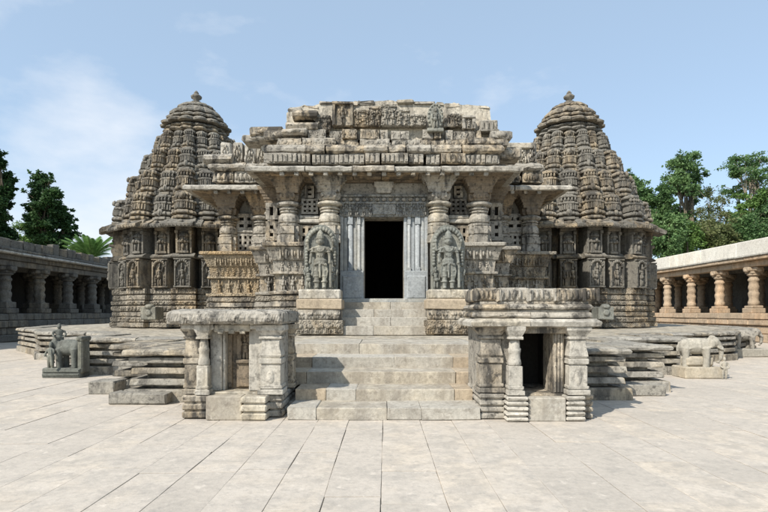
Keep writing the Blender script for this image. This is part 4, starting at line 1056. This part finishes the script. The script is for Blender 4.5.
# dark statue on the left: elephant walking out of a slab, ridden, with an attendant
E3 = thing('elephant_statue', 'dark stone elephant statue with rider standing left of the platform', 'statue', (-7.80, 12.85, 0), 'elephant statues round the platform')
mb = MB(); mb.box(-.46, .46, -.3, .14, 0, .24, .02); mb.box(-.44, .44, -.33, 0, .05, .1, .01); mb.box(-.44, .44, -.33, 0, .15, .2, .01); mb.jitter(.008); O('plinth', mb.mesh('plinth', M['eleph_dark']), E3, (0,0,0), world_loc=False)
O('elephant_body', elephant_body(.022, M['eleph_dark']), E3, (.08,-.06,.24), PI-.15, (.82,.9,.80), world_loc=False)
mb = MB(); mb.box(-.06, .06, -.27, .08, 0, .84, .03); mb.box(-.08, .08, -.30, .10, .80, .90, .02); mb.jitter(.01)
O('rear_slab', mb.mesh('rear_slab', M['eleph_dark']), E3, (.44,0,.1), world_loc=False)
mb = MB(); small_person(mb, 0, 0, 0, .62); O('rider', mb.remesh('rider', M['eleph_dark'], .016), E3, (-.20,-.04,.68), .6, (1.15,1.1,1), world_loc=False)
mb = MB(); small_person(mb, 0, 0, 0, .66); mb.tube([(.12,-.1,.5),(.2,-.14,.1)], [.03,.04], 6); O('attendant', mb.remesh('attendant', M['eleph_dark'], .016), E3, (-.29,-.22,.2), -.3, world_loc=False)

# ------------------------------------------------------------------ cloisters
def cloister(side, label):
    left = side < 0
    T = thing('cloister', label, 'colonnade', (side*22.5, 35, 0))
    def P(x): return side*x
    y0, y1 = 8.0, 50.0
    def ybox(nm, xa, xb, za, zb, mat, la, lb, c=.015, ya=y0, yb=y1, jit=.006):
        y = ya
        while y < yb-.1:
            L = min(R.uniform(la, lb), yb-y); mb = MB()
            hx = (xb-xa)/2; mb.box(-hx+R.uniform(-.012,.012), hx, .004, L-.004, za+R.uniform(-.006,.006), zb+R.uniform(-.006,.006), c); mb.jitter(jit)
            if side > 0: pass
            else: mb.v = [(-p[0], p[1], p[2]) for p in mb.v]
            O(nm, mb.mesh(nm, M[mat]), T, (P((xa+xb)/2), y, 0)); y += L
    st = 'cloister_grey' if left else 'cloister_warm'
    if left:
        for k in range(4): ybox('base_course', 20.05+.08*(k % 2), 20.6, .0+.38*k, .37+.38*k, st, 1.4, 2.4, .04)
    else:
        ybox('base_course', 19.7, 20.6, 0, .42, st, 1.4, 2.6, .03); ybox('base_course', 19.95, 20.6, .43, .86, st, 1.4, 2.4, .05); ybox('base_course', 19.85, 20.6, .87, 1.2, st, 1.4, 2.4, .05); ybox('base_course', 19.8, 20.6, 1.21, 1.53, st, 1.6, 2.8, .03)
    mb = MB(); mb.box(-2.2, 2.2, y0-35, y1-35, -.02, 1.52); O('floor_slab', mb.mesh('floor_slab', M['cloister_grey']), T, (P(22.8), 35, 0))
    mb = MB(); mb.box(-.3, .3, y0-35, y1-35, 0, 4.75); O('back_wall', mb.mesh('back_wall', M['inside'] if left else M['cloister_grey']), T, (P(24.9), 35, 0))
    mb = MB(); mb.box(-2.4, 2.4, y0-35, y1-35, 4.62, 4.85); O('roof_deck', mb.mesh('roof_deck', M['cloister_grey']), T, (P(22.7), 35, 0))
    # pillars
    hp = 2.55; r = .36 if left else .315
    a = MB(); a.box(-r*1.25, r*1.25, -r*1.25, r*1.25, 0, .28, .03); a.box(-r*1.02, r*1.02, -r*1.02, r*1.02, .28, .62 if left else .42, .03)
    a.lathe([(r*.86,.40),(r*.90,.62),(r*.76,.70),(r*.74,.85),(r*.84,.98),(r*.86,1.12),(r*.72,1.20),(r*.74,1.3),(r*.84,1.38),(r*.84,1.5),(r*.74,1.58),(r*.74,1.75),(r*.88,1.80),(r*.9,1.88),(r*.72,1.95),(r*.7,2.05)], 18)
    a.jitter(.006); am = a.mesh('pillar', M[st])
    c = MB(); c.lathe([(r*.6,2.03),(r*1.0,2.10),(r*1.08,2.16),(r*.8,2.22)], 18); c.box(-r*.95, r*.95, -r*.95, r*.95, 2.2, 2.32, .02)
    c.box(-r*.7, r*.7, -r*1.7, r*1.7, 2.32, 2.56, .05); c.box(-r*1.5, r*1.5, -r*.7, r*.7, 2.325, 2.555, .05)
    for s in (-1, 1): c.ell((0, s*r*1.5, 2.36), (r*.5, r*.35, .1), 8, 5); c.ell((s*r*1.35, 0, 2.36), (r*.35, r*.5, .1), 8, 5)
    c.jitter(.006); cm_ = c.mesh('capital', M[st])
    ph = 28.9 if side > 0 else 28.2; sp = 2.93 if side > 0 else 2.80
    yy = ph - sp*6
    while yy < 49.5:
        for xx in (20.55, 23.0):
            p = O('pillar', am, T, (P(xx), yy, 1.53), R.uniform(-.02,.02)); O('capital', cm_, p, (0,0,0), world_loc=False)
        yy += sp
    ybox('beam', 20.25, 20.85, 4.09, 4.42, st, sp*.98, sp*1.02, .03, ph-sp*6.5)
    mb = MB(); mb.box(-.28, .28, y0-35, y1-35, 4.09, 4.4); O('inner_beam', mb.mesh('inner_beam', M['cloister_grey']), T, (P(23.0), 35, 0))
    if left:
        ybox('lintel_stone', 20.1, 21.0, 4.43, 4.68, 'cloister_grey', 1.5, 2.6, .03)
        ybox('cornice_stone', 19.72, 20.9, 4.69, 4.83, 'cloister_trim', 1.4, 2.4, .04)
        ybox('cornice_stone', 19.9, 20.9, 4.84, 5.02, 'cloister_grey', 1.2, 2.2, .05)
        y = y0
        while y < y1:
            L = R.uniform(.45, 1.3); H = R.uniform(.42, .72) if R.random() < .8 else R.uniform(.2, .4)
            mb = MB(); mb.box(-.22, .22, .01, L-.01, 5.02, 5.02+H, .05); mb.jitter(.03); O('parapet_stone', mb.mesh('parapet_stone', M['cloister_grey']), T, (P(20.35), y, 0)); y += L
    else:
        ybox('cornice_stone', 19.95, 21.0, 4.43, 4.62, 'cloister_warm', 1.6, 2.8, .03)
        ybox('cornice_stone', 19.88, 21.0, 4.625, 4.68, 'cloister_trim', 1.6, 2.8, .02)
        ybox('parapet_stone', 19.92, 20.5, 4.69, 5.50, 'cloister_lime', 2.4, 3.6, .03, jit=.004)
        mb = MB(); mb.box(-2.3, 2.3, y0-35, y1-35, 4.86, 5.2); O('roof_deck', mb.mesh('roof_deck', M['cloister_lime']), T, (P(22.85), 35, 0))
    return T
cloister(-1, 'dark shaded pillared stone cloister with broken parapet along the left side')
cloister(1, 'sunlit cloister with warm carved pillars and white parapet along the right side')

# ------------------------------------------------------------------ trees
def leaves(mb, c, r, n, size, rnd, droop=.3):
    for _ in range(n):
        # shell-weighted point in an ellipsoid
        p = V(rnd.gauss(0,.52), rnd.gauss(0,.52), rnd.gauss(0,.46))
        if p.length > 1.6: p = p*.6
        q = V(c[0]+p.x*r[0], c[1]+p.y*r[1], c[2]+p.z*r[2])
        d = V(rnd.gauss(0,1), rnd.gauss(0,1), rnd.gauss(0,.6)-droop).normalized(); s = d.cross(V(rnd.gauss(0,1), rnd.gauss(0,1), rnd.gauss(0,1))).normalized()
        L = size*rnd.uniform(.6, 1.3); W = L*.30
        b = len(mb.v); mb.v += [tuple(q), tuple(q+d*L*.5+s*W), tuple(q+d*L), tuple(q+d*L*.5-s*W)]; mb.f.append((b,b+1,b+2,b+3)); mb.sm.append(False)
def tree(name, label, base, clumps, leafmat, per, size, seed, trunk_r=.3, bark='bark', fork=.45, group=None, cat='tree'):
    rnd = random.Random(seed); T = thing(name, label, cat, base, group); bx, by, bz = base
    tm = MB(); cm = MB()
    topz = max(c[2]+r[2] for c, r in clumps); h = topz-bz
    f = V(rnd.uniform(-.3,.3), rnd.uniform(-.3,.3), h*fork)
    spine = [V(0,0,-.3), f*.5+V(rnd.uniform(-.2,.2),0,0), f, V(f.x*1.3, f.y*1.3, h*.8)]
    tm.tube(spine, [trunk_r*1.2, trunk_r*.9, trunk_r*.75, trunk_r*.25], 9)
    for c, r in clumps:
        tgt = V(c[0]-bx, c[1]-by, c[2]-bz)
        k = max(.25, min(.95, tgt.z/h*.75)); st = V(f.x*k*1.1, f.y*k*1.1, h*min(.75, k*.8))
        mid = st.lerp(tgt, .5)+V(rnd.uniform(-.3,.3), rnd.uniform(-.3,.3), rnd.uniform(0,.5))
        tm.tube([st, mid, tgt], [trunk_r*.4, trunk_r*.24, trunk_r*.08], 6)
        for _ in range(5):
            e = tgt+V(rnd.uniform(-1,1)*r[0]*.8, rnd.uniform(-1,1)*r[1]*.8, rnd.uniform(-.7,.8)*r[2])
            s2 = st.lerp(tgt, rnd.uniform(.5, .95)); tm.tube([s2, s2.lerp(e,.5)+V(0,0,.15), e], [trunk_r*.13, trunk_r*.08, trunk_r*.02], 5)
        # many sub-clumps give light and dark lobes and gaps
        ns = max(4, int(per*r[0]*r[1]*r[2]**.5*.16)); nl = per
        for _ in range(11):
            a = rnd.uniform(0, 2*PI); zz_ = rnd.uniform(-.95, 1.0); rr = math.sqrt(max(0, 1-zz_*zz_))*rnd.uniform(.3, 1.15)
            sc = (tgt.x+math.cos(a)*rr*r[0], tgt.y+math.sin(a)*rr*r[1], tgt.z+zz_*r[2]*.85); q = rnd.uniform(.22, .46)
            leaves(cm, sc, (r[0]*q*1.15, r[1]*q*1.15, r[2]*q*1.0), int(nl*rnd.uniform(.7,1.3)*q/.34), size*.72, rnd)
    for c, r in clumps:   # stray sprays at the edges
        for _ in range(5):
            a = rnd.uniform(0, 2*PI); e = V(c[0]-bx+math.cos(a)*r[0]*rnd.uniform(.8,1.35), c[1]-by+math.sin(a)*r[1]*rnd.uniform(.8,1.3), c[2]-bz+rnd.uniform(-.8,1.25)*r[2])
            leaves(cm, e, (r[0]*.16, r[1]*.16, r[2]*.14), int(per*.12), size*.72, rnd)
            b0 = V(c[0]-bx, c[1]-by, c[2]-bz); tm.tube([b0.lerp(e,.3), e], [trunk_r*.06, trunk_r*.02], 4)
    O('trunk', tm.mesh('trunk', M[bark]), T, (0,0,0), world_loc=False)
    O('crown', cm.mesh('crown', M[leafmat]), T, (0,0,0), world_loc=False)
    return T
def clumpset(d, spec):
    # spec: (px, py, half width px, half height px) measured at distance d
    s = d/520; return [((PX(a, d), d+R.uniform(-1.5,1.5), PZ(b, d)), (w*s, w*s*.9, h*s)) for a, b, w, h in spec]
LT = 'trees beyond the left cloister'; RT = 'trees beyond the right cloister'
tree('broadleaf_tree', 'dark green tree cut by the left picture edge behind the shaded cloister', (PX(2,46), 46, 0), clumpset(46, [(-1,150,7,7),(5,164,7,8),(-8,164,8,9),(2,180,8,9),(-8,184,9,10),(0,200,8,9),(-10,208,9,11),(4,218,8,10),(-4,230,11,11),(6,236,9,9),(-4,192,10,10),(4,208,8,9),(-6,218,11,11),(4,190,7,8)]), 'leaf_dark', 300, .34, 11, .35, group=LT)
tree('broadleaf_tree', 'dense dark green tree standing alone left of the palm', (PX(46,48), 48, 0), clumpset(48, [(40,181,8,7),(49,189,9,8),(58,198,8,8),(36,195,7,8),(47,204,11,9),(60,211,7,8),(38,213,8,9),(52,217,11,9),(63,224,6,7),(35,229,8,8),(47,231,13,10),(59,236,9,8),(42,243,13,9),(56,246,9,7),(48,222,12,10),(50,210,11,9)]), 'leaf_dark', 300, .33, 12, .4, group=LT)
tree('leafy_bush', 'light green bush just above the shaded cloister roof behind the dark tree', (PX(22,52), 52, 0), clumpset(52, [(20,232,14,10),(36,242,14,8),(70,246,9,7),(8,240,12,10)]), 'leaf_light', 160, .3, 13, .2, cat='bush', group=LT)
tree('broadleaf_tree', 'green tree directly behind the right tower, its crown left of the others', (PX(640,40), 40, 0), clumpset(40, [(634,182,8,10),(645,190,11,11),(640,205,14,13),(654,210,12,12),(660,196,9,9),(668,214,10,10),(648,226,15,13),(662,232,12,12),(646,245,16,12)]), 'leaf_mid', 300, .28, 14, .3, group=RT)
tree('broadleaf_tree', 'tall open crowned green tree in the middle of the right hand trees', (PX(686,46), 46, 0), clumpset(46, [(676,166,13,9),(692,160,12,8),(703,172,9,8),(668,182,9,9),(684,184,14,9),(698,192,10,9),(676,202,9,9),(690,212,10,9),(684,172,12,9),(680,192,12,9),(696,180,10,8),(684,222,10,9),(672,214,8,8)]), 'leaf_mid', 120, .30, 15, .34, 'bark', .5, group=RT)
tree('broadleaf_tree', 'airy blue green tree at the right picture edge', (PX(756,50), 50, 0), clumpset(50, [(738,163,13,7),(757,157,13,7),(772,164,12,9),(746,178,12,7),(764,182,12,8),(730,174,8,6),(776,186,12,9),(752,168,12,7),(740,188,9,7),(768,174,10,7)]), 'leaf_mid', 80, .30, 16, .34, 'bark_pale', .5, group=RT)
tree('broadleaf_tree', 'bright green low tree below the airy one at the right picture edge', (PX(752,44), 44, 0), clumpset(44, [(742,205,12,9),(758,200,12,10),(770,212,12,12),(750,218,14,9),(734,216,10,8)]), 'leaf_light', 210, .28, 17, .28, group=RT)
tree('dry_tree', 'thin half bare olive tree with pale stems between the tall green trees', (PX(716,43), 43, 0), clumpset(43, [(708,200,10,12),(722,206,10,13),(714,222,12,12),(702,218,9,10),(728,226,9,10),(706,232,12,10),(726,240,12,10)]), 'leaf_dry', 75, .22, 18, .22, 'bark_pale', .35, group=RT)
for i, (px, py, w, h, mt, lb) in enumerate(((668,238,15,18,'leaf_mid','green bush above the cloister roof nearest the right tower'),(690,236,16,16,'leaf_light','light green bush below the tall open crowned tree'),(716,234,16,16,'leaf_dry','olive green bush below the half bare tree'),(742,228,16,15,'leaf_mid','green bush above the white parapet near the right edge'),(768,220,16,18,'leaf_dark','dark green bush cut by the right picture edge'))):
    d = 39+i*.7
    tree('leafy_bush', lb, (PX(px,d), d, 0), clumpset(d, [(px,py,w,h),(px-6,py+6,w*.8,h),(px+7,py+4,w*.8,h*.9),(px,py+14,w,h)]), mt, 230, .26, 30+i, .2, cat='bush', group=RT)
# palm
def palm(px, py, d, label):
    rnd = random.Random(5); T = thing('palm_tree', label, 'palm', (PX(px,d), d, 0), LT); zt = PZ(py, d)
    tm = MB(); tm.tube([(0,0,-.3),(.15,0,zt*.35),(.1,0,zt*.7),(0,0,zt)], [.26,.2,.17,.15], 9); O('trunk', tm.mesh('trunk', M['bark']), T, (0,0,0), world_loc=False)
    for k in range(22):
        a = 2*PI*k/22*1.0+rnd.uniform(-.2,.2); up = rnd.uniform(.65, 1.5); L = rnd.uniform(2.7, 3.8)
        mb = MB(); pts = []
        for i in range(9):
            t = i/8; pts.append(V(math.cos(a)*L*t*math.cos(up*.8), math.sin(a)*L*t*math.cos(up*.8), L*(math.sin(up)*t-.36*t*t)))
        mb.tube(pts, [.035*(1-.85*i/8) for i in range(9)], 5)
        for i in range(46):
            t = .12+.88*i/46; j = min(7, int(t*8)); q = pts[j].lerp(pts[j+1], t*8-j); dr = (pts[j+1]-pts[j]).normalized()
            sd_ = dr.cross(V(0,0,1)).normalized()
            for s in (-1, 1):
                l_ = .62*math.sin(PI*min(1, t*.86+.12))+.1; e = q+sd_*s*l_*.75+dr*l_*.5+V(0,0,-l_*.35); w = dr*.035
                b = len(mb.v); mb.v += [tuple(q-w), tuple(q+w), tuple(e)]; mb.f.append((b,b+1,b+2)); mb.sm.append(False)
        O('frond', mb.mesh('frond', M['leaf_palm']), T, (0,0,zt), world_loc=False)
palm(92, 259, 46, 'light green palm tree rising behind the shaded cloister beside the left tower')
